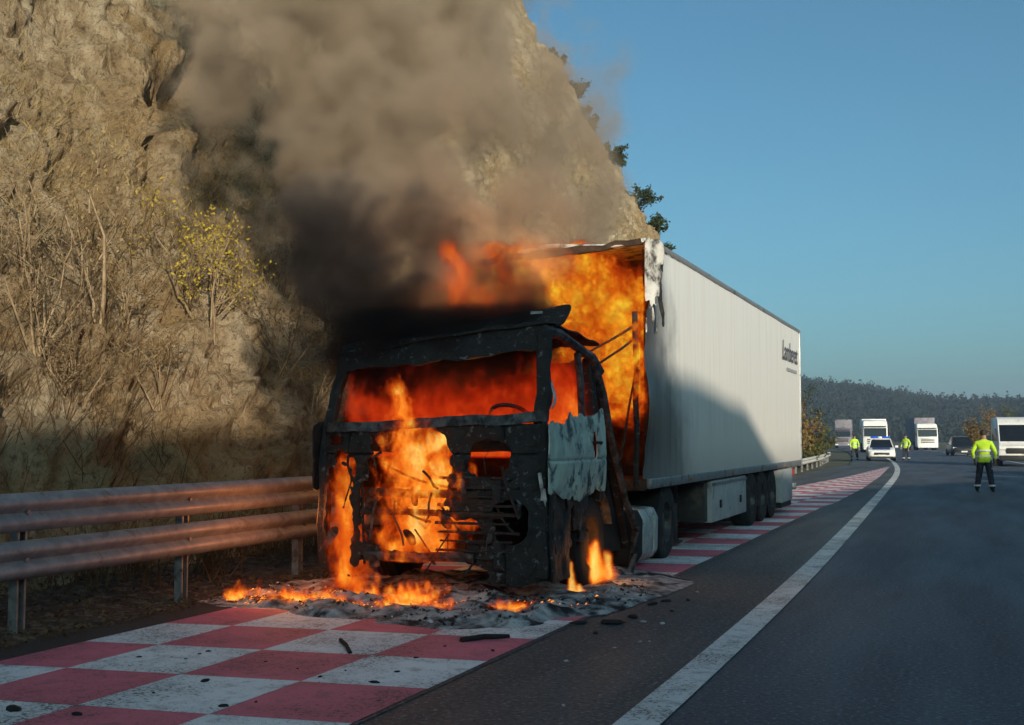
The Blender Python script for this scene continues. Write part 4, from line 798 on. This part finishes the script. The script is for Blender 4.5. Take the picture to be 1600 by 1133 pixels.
# ------------------------------------------------------------------ people
def person(name, loc, rz, label, cap=False, seed=0, arms=0.0):
    root = empty(name, (0, 0, 0), label, 'person', rz=0)
    J = {'pelvis': (0, 0, .96, .150, .115), 'waist': (0, -.01, 1.10, .150, .11), 'chest': (0, 0, 1.30, .185, .125), 'upper': (0, .01, 1.42, .165, .10), 'neck': (0, .0, 1.52, .062, .062), 'chin': (0, -.015, 1.60, .072, .085), 'head': (0, 0, 1.69, .082, .100), 'crown': (0, .005, 1.765, .055, .07)}
    E_ = [('pelvis', 'waist'), ('waist', 'chest'), ('chest', 'upper'), ('upper', 'neck'), ('neck', 'chin'), ('chin', 'head'), ('head', 'crown')]
    for s, n in ((-1, 'l'), (1, 'r')):
        k = .06 * s
        J.update({'sh' + n: (.20 * s, .01, 1.42, .075, .075), 'el' + n: ((.27 + arms) * s, .03, 1.15, .058, .058), 'wr' + n: ((.26 + arms * .6) * s, -.10, .93, .038, .038), 'ha' + n: ((.255 + arms * .5) * s, -.13, .85, .036, .022),
                  'hip' + n: (.105 * s, 0, .88, .118, .125), 'kn' + n: (.135 * s + k * .3, -.01, .50, .098, .10), 'an' + n: (.15 * s + k, .02, .12, .082, .085), 'he' + n: (.15 * s + k, .03, .045, .05, .045), 'to' + n: (.165 * s + k, -.17, .035, .048, .032)})
        E_ += [('upper', 'sh' + n), ('sh' + n, 'el' + n), ('el' + n, 'wr' + n), ('wr' + n, 'ha' + n), ('pelvis', 'hip' + n), ('hip' + n, 'kn' + n), ('kn' + n, 'an' + n), ('an' + n, 'he' + n), ('he' + n, 'to' + n)]
        for f, (dx, dy, dz, L) in enumerate(((-.03, 0, -.085, 1), (-.012, 0, -.10, 1), (.008, 0, -.095, 1), (.026, 0, -.075, 1), (-.05 , -.02, -.03, 1))):
            hx, hy, hz = J['ha' + n][:3]; dx *= -s
            J['f%d' % f + n] = (hx + dx * .6, hy - .012, hz + dz * .45, .010, .010); J['g%d' % f + n] = (hx + dx, hy - .03, hz + dz, .008, .008); E_ += [('ha' + n, 'f%d' % f + n), ('f%d' % f + n, 'g%d' % f + n)]
    keys = list(J); me = bpy.data.meshes.new('body_skeleton'); me.from_pydata([J[k][:3] for k in keys], [(keys.index(a), keys.index(b)) for a, b in E_], [])
    o = bpy.data.objects.new('body_skeleton', me); COL.objects.link(o); sk = o.modifiers.new('skin', 'SKIN'); sk.use_smooth_shade = True
    for i, k in enumerate(keys): me.skin_vertices[0].data[i].radius = J[k][3:]; me.skin_vertices[0].data[i].use_root = (k == 'pelvis')
    sb = o.modifiers.new('sub', 'SUBSURF'); sb.levels = 2; sb.render_levels = 2
    dg = bpy.context.evaluated_depsgraph_get(); bm_ = bpy.data.meshes.new_from_object(o.evaluated_get(dg)); bpy.data.objects.remove(o)
    bm_.materials.clear()
    for m in ('hivis', 'navy', 'skin', 'shoe'): bm_.materials.append(M[m])
    for p in bm_.polygons:
        x, y, z = p.center; arm = abs(x) > .20 and z < 1.45
        p.material_index = 2 if (z > 1.53 or (arm and .66 < z < .92 and abs(x) > .215)) else (0 if z > .93 else (3 if z < .13 else 1))
    bm_.name = 'body'; b = bpy.data.objects.new('body', bm_); COL.objects.link(b); b.parent = root
    # loose jacket hem, reflective bands, hair or cap, face
    def ring(z, rx, ry, h, mat, nm, cx=0, cy=0, t=.012, n=20):
        m = MB(); secs = []
        for k in range(n + 1):
            a = 2 * math.pi * k / n; c, s = math.cos(a), math.sin(a); secs.append([(cx + c * rx, cy + s * ry, z), (cx + c * (rx + t), cy + s * (ry + t), z), (cx + c * (rx + t), cy + s * (ry + t), z + h), (cx + c * rx, cy + s * ry, z + h)])
        return m.loft(secs, cap=False).build(nm, M[mat], root, world=False)
    ring(.86, .175, .135, .16, 'hivis', 'jacket_hem', t=.02); ring(1.02, .178, .138, .05, 'reflect', 'reflective_band'); ring(1.18, .183, .138, .05, 'reflect', 'reflective_band')
    for s in (-1, 1): ring(.155, .088, .09, .05, 'reflect', 'trouser_band', (.15 + .055) * s, .02); ring(.98, .052, .052, .05, 'reflect', 'sleeve_band', (.262 + arms * .7) * s, -.075)
    h = MB(); secs = []
    for z, r in ((1.66, .098), (1.72, .106), (1.78, .09), (1.815, .05)): secs.append([(math.cos(a) * r * .92, .015 + math.sin(a) * r * 1.1, z + (.03 if math.sin(a) < -.3 and z < 1.7 else 0)) for a in np.linspace(0, 6.283, 17)[:-1]])
    h.loft(secs).build('cap' if cap else 'hair', M['navy' if cap else 'hair'], root, world=False, smooth=80)
    f = MB(); f.tube([(0, -.098, 1.70), (0, -.125, 1.665), (0, -.105, 1.655)], .012, 6); f.build('nose', M['skin'], b, world=False)
    for s in (-1, 1): MB().lathe([(-.006, .001), (-.006, .011), (.006, .011), (.006, .001)], 8, 'y', (.032 * s, -.094, 1.705)).build('eye', M['hair'], b, world=False); MB().box((.088 * s, .01, 1.685), (.018, .04, .06)).build('ear', M['skin'], b, world=False, bevel=.008)
    MB().box((0, -.098, 1.625), (.045, .012, .012)).build('mouth', M['red_paint'], b, world=False)
    root.location = loc; root.rotation_euler = (0, 0, rz); return root
person('person', (.3, 38.0, 0), R(172), 'person in yellow-green hi-vis jacket and dark trousers standing on the road', arms=.05)
person('person', (-7.7, 86.5, -.02), R(20), 'person in hi-vis jacket standing between police car and far guardrail', cap=True, arms=.03)
person('person', (-4.35, 87.5, 0), R(-30), 'person in hi-vis jacket leaning beside the police car on its road side', cap=True, arms=.06)

# ------------------------------------------------------------------ ash and debris
ag_x = np.linspace(-7.0, -2.85, 150); ag_y = np.linspace(9.0, 14.4, 170); AX, AY = np.meshgrid(ag_x, ag_y)
edge = np.interp(AX, [-7.0, -6.5, -5.6, -4.9, -4.2, -3.6, -3.1, -2.85], [9.9, 9.45, 9.28, 9.2, 9.15, 9.4, 10.3, 12.3]); back = np.interp(AX, [-7, -6.2, -4, -3.3, -2.85], [10.8, 12.6, 14.2, 13.6, 13.0])
k = np.clip((AY - edge - (fbm(AX * 2.2, AY * 2.2, 0, 3, 201) - .5) * .7) / .35, 0, 1) * np.clip((back - AY) / .5, 0, 1) * np.clip((AX + 7.0) / .35, 0, 1) * np.clip((-2.85 - AX) / .3, 0, 1)
AZ = k * (.04 + .16 * np.abs(fbm(AX * 1.3, AY * 2.0, 0, 3, 202) * 2 - 1) + .07 * (fbm(AX * 6, AY * 6, 0, 4, 203) - .4) + .02 * (fbm(AX * 18, AY * 18, 0, 2, 204) - .5)) * .8 * np.interp(AX, [-3.7, -3.1], [1, .35])
nx = len(ag_x); q = (np.arange(len(ag_y) - 1)[:, None] * nx + np.arange(nx - 1)[None]).ravel(); fs = np.stack([q, q + 1, q + nx + 1, q + nx], 1)
fs = fs[(k.ravel()[fs] > .02).any(1)]
ash = np_mesh('ash_heap', np.stack([AX, AY, AZ + .011], 2).reshape(-1, 3), fs, M['ash']); tag(ash, 'grey and black heap of ash and melted trim under the burning cab', 'ash', kind='stuff')
def ash_z(x, y):
    i = int(np.clip(np.searchsorted(ag_x, x), 0, nx - 1)); j = int(np.clip(np.searchsorted(ag_y, y), 0, len(ag_y) - 1)); return float(AZ[j, i]) + .011
r_ = random.Random(9)
def chunk(x, y, s, nm, mat, label, cat, grp, z0=None, long=1.0):
    m = MB(); n = 6; secs = []; a0 = r_.uniform(0, 6.28)
    for kz, kr in ((0, .9), (.5, 1.0), (1, .55)): secs.append([(math.cos(a) * s * kr * r_.uniform(.6, 1.2) * long, math.sin(a) * s * kr * r_.uniform(.5, 1.0), kz * s * .55) for a in np.linspace(0, 6.283, n + 1)[:-1]])
    m.loft(secs); o = m.build(nm, M[mat], smooth=0); o.location = (x, y, (.012 if z0 is None else z0) - .002); o.rotation_euler = (0, 0, a0); return tag(o, label, cat, grp)
spots = [(20, 1110, .05), (350, 1104, .028), (320, 1065, .03), (240, 1083, .014), (218, 1027, .018), (325, 1018, .018), (312, 1022, .014), (500, 1058, .018), (585, 1067, .026), (620, 1050, .018), (650, 1028, .016), (770, 1017, .02), (695, 1010, .014), (720, 1002, .016), (120, 1117, .03), (400, 1097, .012), (465, 1045, .012), (540, 1048, .012), (290, 1030, .012), (415, 1034, .012)]
for u, v, s in spots:
    p = on(u, v, 2, .014); chunk(p[0], p[1], s, 'charred_fragment', 'soot', 'small charred fragment lying on the red and white checkered pavement', 'debris', 'charred fragments on the checkered pavement', .015, 1.5)
for u, v, s in ((1005, 972, .03), (1035, 975, .03), (1000, 1003, .02), (885, 1033, .02), (1090, 925, .016), (880, 1102, .015), (1015, 1002, .012), (960, 1012, .014)):
    p = on(u, v, 2, .006); chunk(p[0], p[1], s, 'pale_fragment', 'pale', 'small pale fragment lying on the dark shoulder asphalt', 'debris', 'pale fragments on the shoulder', .006, 1.3)
for u, v, s in ((1020, 945, .05), (1040, 940, .04), (990, 965, .05), (955, 975, .07), (1075, 938, .03), (905, 975, .05), (930, 990, .03), (1050, 955, .025)):
    p = on(u, v, 2, .006); chunk(p[0], p[1], s, 'charred_fragment', 'soot', 'black charred lump on the shoulder beside the ash heap', 'debris', 'charred lumps on the shoulder', .006, 1.6)
p0, p1 = on(532, 1000, 2, .03), on(547, 1020, 2, .02); st = MB().tube([p0, (p0 + p1) / 2 + np.array((.01, 0, .01)), p1], .016, 6).build('charred_stick', M['soot']); tag(st, 'thin black charred stick lying on a white painted square', 'debris')
p0, p1 = on(720, 1000, 2, .03), on(795, 995, 2, .02); st = MB().tube([p0, (p0 + p1) / 2 + np.array((0, 0, .015)), p1], .022, 6).build('charred_strip', M['soot']); tag(st, 'long charred strip at the front rim of the ash heap', 'debris')
cr = MB()   # crumpled foil-like flakes inside the ash, too many to pick apart
for i in range(900):
    x = r_.uniform(-6.9, -2.95); y = r_.uniform(9.1, 10.9) if x < -3.5 else r_.uniform(10.0, 12.6); z = ash_z(x, y)
    if z < .03: continue
    s = r_.uniform(.006, .028); a = r_.uniform(0, 6.28); t = r_.uniform(-.8, .8)
    c, sn = math.cos(a) * s, math.sin(a) * s
    cr.add([(x - c, y - sn, z - .005), (x + sn, y - c, z + s * t), (x + c, y + sn, z + .01 + s * .6), (x - sn, y + c, z + s * .4)], [(0, 1, 2, 3)], r_.choice((0, 1, 1, 2)))
tag(cr.build('ash_flakes', [M['pale'], M['soot'], M['ash']], smooth=0), 'pale and black flakes lying over the ash heap', 'ash', kind='stuff')

# ------------------------------------------------------------------ fire and smoke: volumes
class GN:
    def __init__(s, name):
        s.t = bpy.data.node_groups.new(name, 'GeometryNodeTree'); s.t.interface.new_socket('Geometry', in_out='INPUT', socket_type='NodeSocketGeometry'); s.t.interface.new_socket('Geometry', in_out='OUTPUT', socket_type='NodeSocketGeometry')
        s.N = NT(s.t); s.pos = s.t.nodes.new('GeometryNodeInputPosition').outputs[0]
    def vm(s, op, a, b=None, c=None, out=0):
        n = s.t.nodes.new('ShaderNodeVectorMath'); n.operation = op
        for i, v in enumerate((a, b, c)):
            if v is None: continue
            if op == 'SCALE' and i == 1: s.N.put(n, 'Scale', v)
            else: s.N.put(n, i, v)
        return n.outputs['Value' if out else 'Vector']
    def capsule(s, p, a, b, r0, r1, w=1.0, sq=(1, 1, 1)):
        sqv = Vector(sq); A = Vector([x * y for x, y in zip(a, sqv)]); B = Vector([x * y for x, y in zip(b, sqv)]); D = B - A
        if sq != (1, 1, 1): p = s.vm('MULTIPLY', p, sq)
        pa = s.vm('SUBTRACT', p, tuple(A)); h = s.N.math('DIVIDE', s.vm('DOT_PRODUCT', pa, tuple(D), out=1), D.length_squared, clamp=True)
        dist = s.vm('LENGTH', s.vm('SUBTRACT', pa, s.vm('SCALE', tuple(D), h)), out=1)
        r = s.N.math('MULTIPLY_ADD', h, r1 - r0, r0)
        sh = s.N.math('SUBTRACT', 1.0, s.N.math('DIVIDE', dist, r))
        return s.N.math('MULTIPLY', sh, w) if w != 1 else sh
def volume(name, label, cat, base, lo, hi, vox, caps, mat, warp=.3, wscale=1.0, amp=1.0, nscale=2.0, nsq=(1, 1, .6), ndet=4, gain=1.4, bias=0.0, ridged=False, billow=False, parent=None, nrough=.6, low=0.0):
    """a volume grid: union of capsules, domain-warped and broken up by noise (all coordinates local to base)"""
    b = Vector(base); L = lambda q: tuple(Vector(q) - b)
    lo, hi = L(lo), L(hi); g = GN(name); N = g.N
    c = N.noise(g.vm('MULTIPLY', g.pos, nsq), wscale, 3, .5, 0, True); wv = g.vm('SCALE', g.vm('SUBTRACT', c, (.5, .5, .5)), warp * 2); p = g.vm('ADD', g.pos, wv)
    sh = None
    for a, e, r0, r1, w, sq in caps:
        q_ = g.capsule(p, L(a), L(e), r0, r1, w, sq); sh = q_ if sh is None else N.math('MAXIMUM', sh, q_)
    n1 = N.noise(g.vm('MULTIPLY', p, nsq), nscale, ndet, nrough, .3)
    if billow: n1 = N.math('MULTIPLY_ADD', N.math('ABSOLUTE', N.math('SUBTRACT', N.noise(g.vm('MULTIPLY', p, nsq), nscale * 2.4, 3, .5), .5)), 1.5, N.math('MULTIPLY', N.math('ABSOLUTE', N.math('SUBTRACT', N.noise(g.vm('MULTIPLY', p, nsq), nscale, 2, .4), .5)), 3.2))
    if ridged: n1 = N.math('SUBTRACT', .78, N.math('MULTIPLY', N.math('ABSOLUTE', N.math('SUBTRACT', n1, .5)), 3.2))
    if low: sh2 = N.math('ADD', sh, N.math('MULTIPLY', N.math('SUBTRACT', N.noise(g.pos, nscale * .4, 2, .5), .5), low))
    d = N.math('ADD', sh2 if low else sh, N.math('MULTIPLY', N.math('SUBTRACT', n1, .5), amp)); d = N.math('MULTIPLY', N.math('ADD', d, bias), gain, clamp=True)
    d = N.math('MULTIPLY', d, N.mrange(sh, -.35, -.05))
    vc = g.t.nodes.new('GeometryNodeVolumeCube'); N.put(vc, 'Density', d); N.put(vc, 'Min', lo); N.put(vc, 'Max', hi)
    for ax, l, h in zip('XYZ', lo, hi): N.put(vc, 'Resolution ' + ax, max(8, int((h - l) / vox)))
    sm = g.t.nodes.new('GeometryNodeSetMaterial'); N.put(sm, 'Geometry', vc.outputs[0]); sm.inputs['Material'].default_value = mat
    go = g.t.nodes.new('NodeGroupOutput'); g.t.links.new(sm.outputs[0], go.inputs[0])
    o = MB().bb(lo, hi).build(name, mat, smooth=0); o.location = b; md = o.modifiers.new('volume', 'NODES'); md.node_group = g.t
    if parent: o.parent = parent
    return tag(o, label, cat, kind='stuff')
def fire_mat(name, stops, ka, ke):
    m = bpy.data.materials.new(name); m.use_nodes = True; t = NT(m.node_tree); t.n.remove(t.n['Principled BSDF']); vi = t.n.new('ShaderNodeVolumeInfo'); d = vi.outputs['Density']
    ab = t.new('ShaderNodeVolumeAbsorption', Color=(0, 0, 0, 1), Density=t.math('MULTIPLY', d, ka)); em = t.new('ShaderNodeEmission', Color=t.ramp(d, stops), Strength=t.math('MULTIPLY', d, ka * ke))
    ad = t.n.new('ShaderNodeAddShader'); t.l.new(ab.outputs[0], ad.inputs[0]); t.l.new(em.outputs[0], ad.inputs[1]); t.l.new(ad.outputs[0], t.n['Material Output'].inputs['Volume']); return m
def smoke_mat(name, stops, z0, z1, dens, aniso=.1):
    m = bpy.data.materials.new(name); m.use_nodes = True; t = NT(m.node_tree); t.n.remove(t.n['Principled BSDF']); vi = t.n.new('ShaderNodeVolumeInfo'); ge = t.n.new('ShaderNodeNewGeometry'); sp = t.n.new('ShaderNodeSeparateXYZ'); t.put(sp, 0, ge.outputs['Position'])
    col = t.ramp(t.mrange(sp.outputs[2], z0, z1, smooth=False), stops)
    pv = t.new('ShaderNodeVolumePrincipled', Color=col, Anisotropy=aniso); t.put(pv, 'Density Attribute', ''); t.put(pv, 'Density', t.math('MULTIPLY', vi.outputs['Density'], dens)); t.l.new(pv.outputs[0], t.n['Material Output'].inputs['Volume']); return m
RED = [(.0, (.06, .003, .0)), (.3, (.30, .012, .002)), (.6, (.62, .045, .005)), (.85, (.85, .15, .012)), (1.0, (.95, .34, .03))]
ORG = [(.0, (.16, .008, .0)), (.25, (.55, .05, .004)), (.5, (.85, .17, .01)), (.75, (.95, .40, .03)), (1.0, (1.0, .72, .18))]
YEL = [(.0, (.10, .006, .0)), (.2, (.32, .025, .002)), (.42, (.66, .11, .005)), (.65, (.86, .34, .012)), (.9, (.95, .66, .04))]
MF_red = fire_mat('flame_red', RED, 10.0, .85); MF_org = fire_mat('flame_orange', ORG, 20.0, .95); MF_yel = fire_mat('flame_yellow', YEL, 22.0, .85); MF_small = fire_mat('flame_small', ORG, 14.0, 1.25)
O1 = (1, 1, 1)
cf = volume('cab_flames', 'deep red and orange flames filling the cab behind the empty windscreen', 'flames', (-4.9, 11.5, 1.4), (-6.1, 10.95, 1.4), (-3.78, 12.45, 2.5), .03,
       [((-6.0, 11.6, 1.45), (-3.9, 11.6, 1.45), 1.0, 1.0, 1.15, (1, .8, 1)), ((-3.95, 11.2, 1.6), (-3.95, 11.7, 1.9), .6, .65, 1.2, O1), ((-5.8, 11.3, 1.5), (-5.75, 11.3, 1.85), .5, .4, 1.1, O1)], MF_red, .16, 4.5, 3.2, 10.0, (1, 1, .5), 6, .9, -.22, low=1.2, nrough=.72)
volume('front_flames', 'bright orange column of flames licking out through the front of the cab', 'flames', (-5.05, 10.4, .5), (-5.75, 9.95, .4), (-4.4, 10.95, 2.35), .016,
       [((-5.0, 10.55, .7), (-5.05, 10.48, 1.5), .46, .32, .95, (1, 1.8, 1)), ((-5.05, 10.48, 1.5), (-5.2, 10.48, 2.0), .28, .16, .72, (1, 1.6, 1)), ((-4.75, 10.6, .9), (-4.80, 10.55, 1.35), .30, .22, .85, O1), ((-4.95, 10.62, 1.55), (-4.72, 10.62, 1.55), .13, .13, 1.4, O1)], MF_org, .20, 5.0, 3.4, 10.0, (1, 1, .45), 6, 1.15, -.08, low=1.3, nrough=.72)
volume('corner_flames', 'red orange flames burning up the cab corner beside the guardrail', 'flames', (-5.85, 10.45, .05), (-6.3, 10.05, .03), (-5.4, 10.95, 1.6), .016,
       [((-5.82, 10.6, .2), (-5.84, 10.6, .8), .24, .2, .75, O1), ((-5.84, 10.6, .8), (-5.86, 10.6, 1.35), .2, .12, .7, O1)], MF_org, .12, 5, 2.6, 11, (1, 1, .42), 6, .95, -.08, low=.9, nrough=.72)
volume('trailer_flames', 'yellow and orange flames billowing in the burnt open front of the trailer', 'flames', (-4.9, 13.8, 2.2), (-6.3, 13.3, 1.5), (-3.72, 15.2, 4.05), .03,
       [((-5.7, 14.35, 3.5), (-4.6, 14.4, 3.4), .75, .62, 1.25, O1), ((-4.6, 14.4, 3.3), (-4.0, 14.4, 3.2), .62, .5, 1.0, O1), ((-4.05, 14.2, 3.1), (-3.95, 14.1, 2.2), .36, .42, 1.1, O1), ((-5.6, 14.4, 2.6), (-4.4, 14.4, 2.6), .75, .7, .6, O1)], MF_yel, .18, 5.0, 3.6, 10.0, (1, 1, .75), 6, 1.05, -.02, nrough=.76, low=1.9)
volume('roof_flames', 'orange flames leaping from the cab roof into the smoke', 'flames', (-5.0, 12.3, 2.5), (-6.2, 11.5, 2.4), (-4.0, 13.6, 4.6), .035,
       [((-4.9, 12.5, 2.6), (-5.35, 12.4, 3.3), .34, .26, .9, O1), ((-5.35, 12.4, 3.3), (-5.55, 12.4, 3.8), .26, .16, .75, O1), ((-4.9, 13.0, 3.1), (-5.2, 13.0, 3.7), .28, .16, .7, O1), ((-5.2, 12.0, 2.7), (-4.4, 12.3, 2.75), .22, .24, .9, O1)], MF_org, .2, 4.0, 2.4, 8.0, (1, 1, .5), 6, .75, -.12, low=1.1, nrough=.7)
# small flames along the ash and in the wheel arch: each one a thing of its own
for nm, lab, x0, x1, yb, zt, lev in (('ash_flames', 'bright yellow flames licking over the ash heap below the guardrail', -6.65, -5.75, 9.95, .17, 1.15), ('ash_flames', 'low orange flames along the front of the ash heap below the cab grille', -5.65, -4.45, 9.85, .13, 1.0), ('ash_flames', 'scattered small flames on the ash heap below the pale door side', -4.4, -3.65, 10.0, .10, .75), ('ash_flames', 'short flame tongues on the ash behind the front crossbar', -5.45, -4.75, 10.25, .26, .9)):
    zb = max(ash_z(x, yb) for x in np.linspace(x0, x1, 9)) - .09
    volume(nm, lab, 'flames', ((x0 + x1) / 2, yb, zb), (x0 - .15, yb - .28, zb - .02), (x1 + .15, yb + .3, zb + zt * 2.6), .011,
           [((x0, yb, zb + .03), (x1, yb - .05, zb + .03), zt, zt, lev, (1, .55, .8))], MF_small, .05, 8, 3.2, 12, (1, 1, .4), 4, 1.2, -.62, low=2.8)
def ember_mat():
    m, t, b, P, O = base_mat('glowing_embers'); n = t.noise(P, 30, 2); t.put(b, 'Base Color', (.05, .02, .01, 1)); t.put(b, 'Emission Color', t.ramp(n, [(.3, (.6, .05, .0)), (.55, (1, .28, .03)), (.75, (1, .6, .18))])); t.put(b, 'Emission Strength', 1.3); return m
em = MB()
for i in range(420):
    x = r_.choice((r_.uniform(-6.7, -5.7), r_.uniform(-6.6, -3.3), r_.uniform(-5.6, -4.2))); y = 9.6 + r_.random() * .7 + (max(0, x + 3.9) * 1.5); z = ash_z(x, y)
    if z < .025 or fbm(x * 3, y * 3, 0, 2, 66) < .46: continue
    q_ = r_.uniform(.004, .016); em.add([(x - q_, y, z), (x, y - q_, z + q_ * .7), (x + q_ * r_.uniform(.6, 2), y, z + q_), (x, y + q_, z + q_ * 1.3)], [(0, 1, 2, 3)])
tag(em.build('embers', ember_mat(), smooth=0), 'tiny glowing embers scattered over the ash heap', 'embers', kind='stuff')
volume('wheel_flames', 'orange flames burning in the front wheel under the pale door', 'flames', (-3.75, 12.2, .05), (-3.95, 11.7, .05), (-3.45, 12.75, .75), .02,
       [((-3.72, 12.1, .15), (-3.74, 12.12, .45), .17, .08, 1.2, O1), ((-3.68, 12.5, .12), (-3.68, 12.52, .32), .10, .05, 1.2, O1)], MF_small, .1, 5, 1.1, 8, (1, 1, .5), 4, 1.1, .0)
volume('step_flame', 'small pale flame at the foot of the step below the cab door', 'flame', (-3.72, 11.2, .03), (-3.9, 11.0, .03), (-3.5, 11.55, .5), .016,
       [((-3.68, 11.2, .05), (-3.68, 11.2, .35), .07, .03, 1.2, O1), ((-3.66, 11.4, .02), (-3.66, 11.4, .12), .08, .04, 1.2, O1)], MF_small, .05, 7, 1.0, 12, (1, 1, .5), 4, 1.4, .0)
# the light those flames give off
def glow(parent, loc, watt, rad, col=(1, .36, .08)):
    l = bpy.data.lights.new('fire_glow', 'POINT'); l.energy = watt; l.shadow_soft_size = rad; l.color = col; o = bpy.data.objects.new('fire_glow', l); COL.objects.link(o); o.parent = parent; o.location = Vector(loc) - parent.location
F = {o.name: o for o in COL.objects}
glow(F['cab_flames'], (-4.9, 11.4, 1.75), 42, .35); glow(F['front_flames'], (-5.0, 10.3, 1.1), 7, .25); glow(F['corner_flames'], (-6.3, 10.6, .85), 16, .2, (1, .26, .06)); glow(F['trailer_flames'], (-5.0, 13.6, 3.3), 90, .4, (1, .45, .1)); glow(F['roof_flames'], (-5.2, 12.4, 3.2), 50, .4)
glow(F['ash_flames'], (-6.1, 9.9, .3), 3, .1); glow(F['wheel_flames'], (-3.62, 12.2, .35), 4, .1)

SM_dark = smoke_mat('sooty_smoke', [(0, (.05, .045, .045)), (.55, (.10, .09, .09)), (1, (.34, .29, .25))], 2.4, 4.9, 3.6)
SM_pale = smoke_mat('brown_grey_smoke', [(0, (.44, .35, .28)), (.4, (.62, .51, .40)), (1, (.70, .585, .465))], 3.0, 8.0, 1.7)
volume('cab_smoke', 'black smoke trapped under the cab roof above the flames', 'smoke', (-4.9, 11.5, 2.1), (-6.1, 10.7, 1.9), (-3.85, 12.5, 2.9), .06,
       [((-6.0, 11.3, 2.5), (-4.2, 11.3, 2.55), .62, .46, 1.25, O1)], smoke_mat('cab_soot_smoke', [(0, (.05, .045, .045)), (1, (.05, .045, .045))], 2, 3, 9.0), .2, 1.6, .8, 2.5, O1, 4, 1.3, .0)
volume('dark_smoke', 'dense black smoke rolling off the cab roof', 'smoke', (-5.5, 11.5, 2.4), (-8.9, 10.0, 1.9), (-3.9, 13.8, 6.4), .06,
       [((-6.0, 11.3, 2.6), (-6.5, 11.7, 3.6), .78, .95, 1.1, O1), ((-6.5, 11.7, 3.5), (-7.0, 12.0, 4.3), .9, .6, .9, O1), ((-4.4, 11.7, 2.85), (-5.8, 11.6, 2.95), .28, .5, 1.1, O1), ((-4.9, 10.9, 2.55), (-6.0, 10.9, 2.45), .25, .5, .9, O1), ((-4.6, 12.6, 2.95), (-5.9, 12.4, 4.0), .34, .7, .95, O1)], SM_dark, .45, 1.3, 1.2, 1.7, O1, 5, 1.7, -.10, billow=True)
volume('smoke_plume', 'broad brown-grey smoke plume rising in front of the rock face', 'smoke', (-6.5, 13, 2.6), (-13.0, 10.6, 2.8), (-3.6, 19.4, 11.5), .085,
       [((-5.6, 12.6, 3.3), (-6.6, 13.6, 4.8), .95, 1.6, 1.1, O1), ((-6.6, 13.6, 4.8), (-7.9, 14.9, 6.6), 1.7, 2.4, 1.1, O1), ((-7.9, 14.9, 6.6), (-9.0, 15.8, 9.8), 2.4, 2.8, 1.05, O1), ((-5.2, 14.4, 4.3), (-6.5, 15.6, 6.4), .8, 1.7, .8, O1), ((-6.2, 15.2, 6.0), (-7.9, 16.2, 9.0), 1.6, 1.7, .85, O1), ((-4.9, 15.0, 4.5), (-6.0, 16.6, 6.2), .6, 1.1, .6, O1)], SM_pale, .6, .9, 2.0, .75, O1, 5, 2.2, -.03, billow=True)

# ------------------------------------------------------------------ haze: the air that turns the far hill blue
hz = MB().bb((-3100, -700, -1.3), (3100, 5100, 90)).build('haze', bpy.data.materials.new('thin_haze'), smooth=0)
m = hz.data.materials[0]; m.use_nodes = True; t = NT(m.node_tree); t.n.remove(t.n['Principled BSDF'])
pv = t.new('ShaderNodeVolumePrincipled', Color=(.62, .76, 1.0, 1), Anisotropy=.2, Density=.0004); t.l.new(pv.outputs[0], t.n['Material Output'].inputs['Volume'])
tag(hz, 'thin bluish haze over the whole scene', 'haze', kind='stuff')
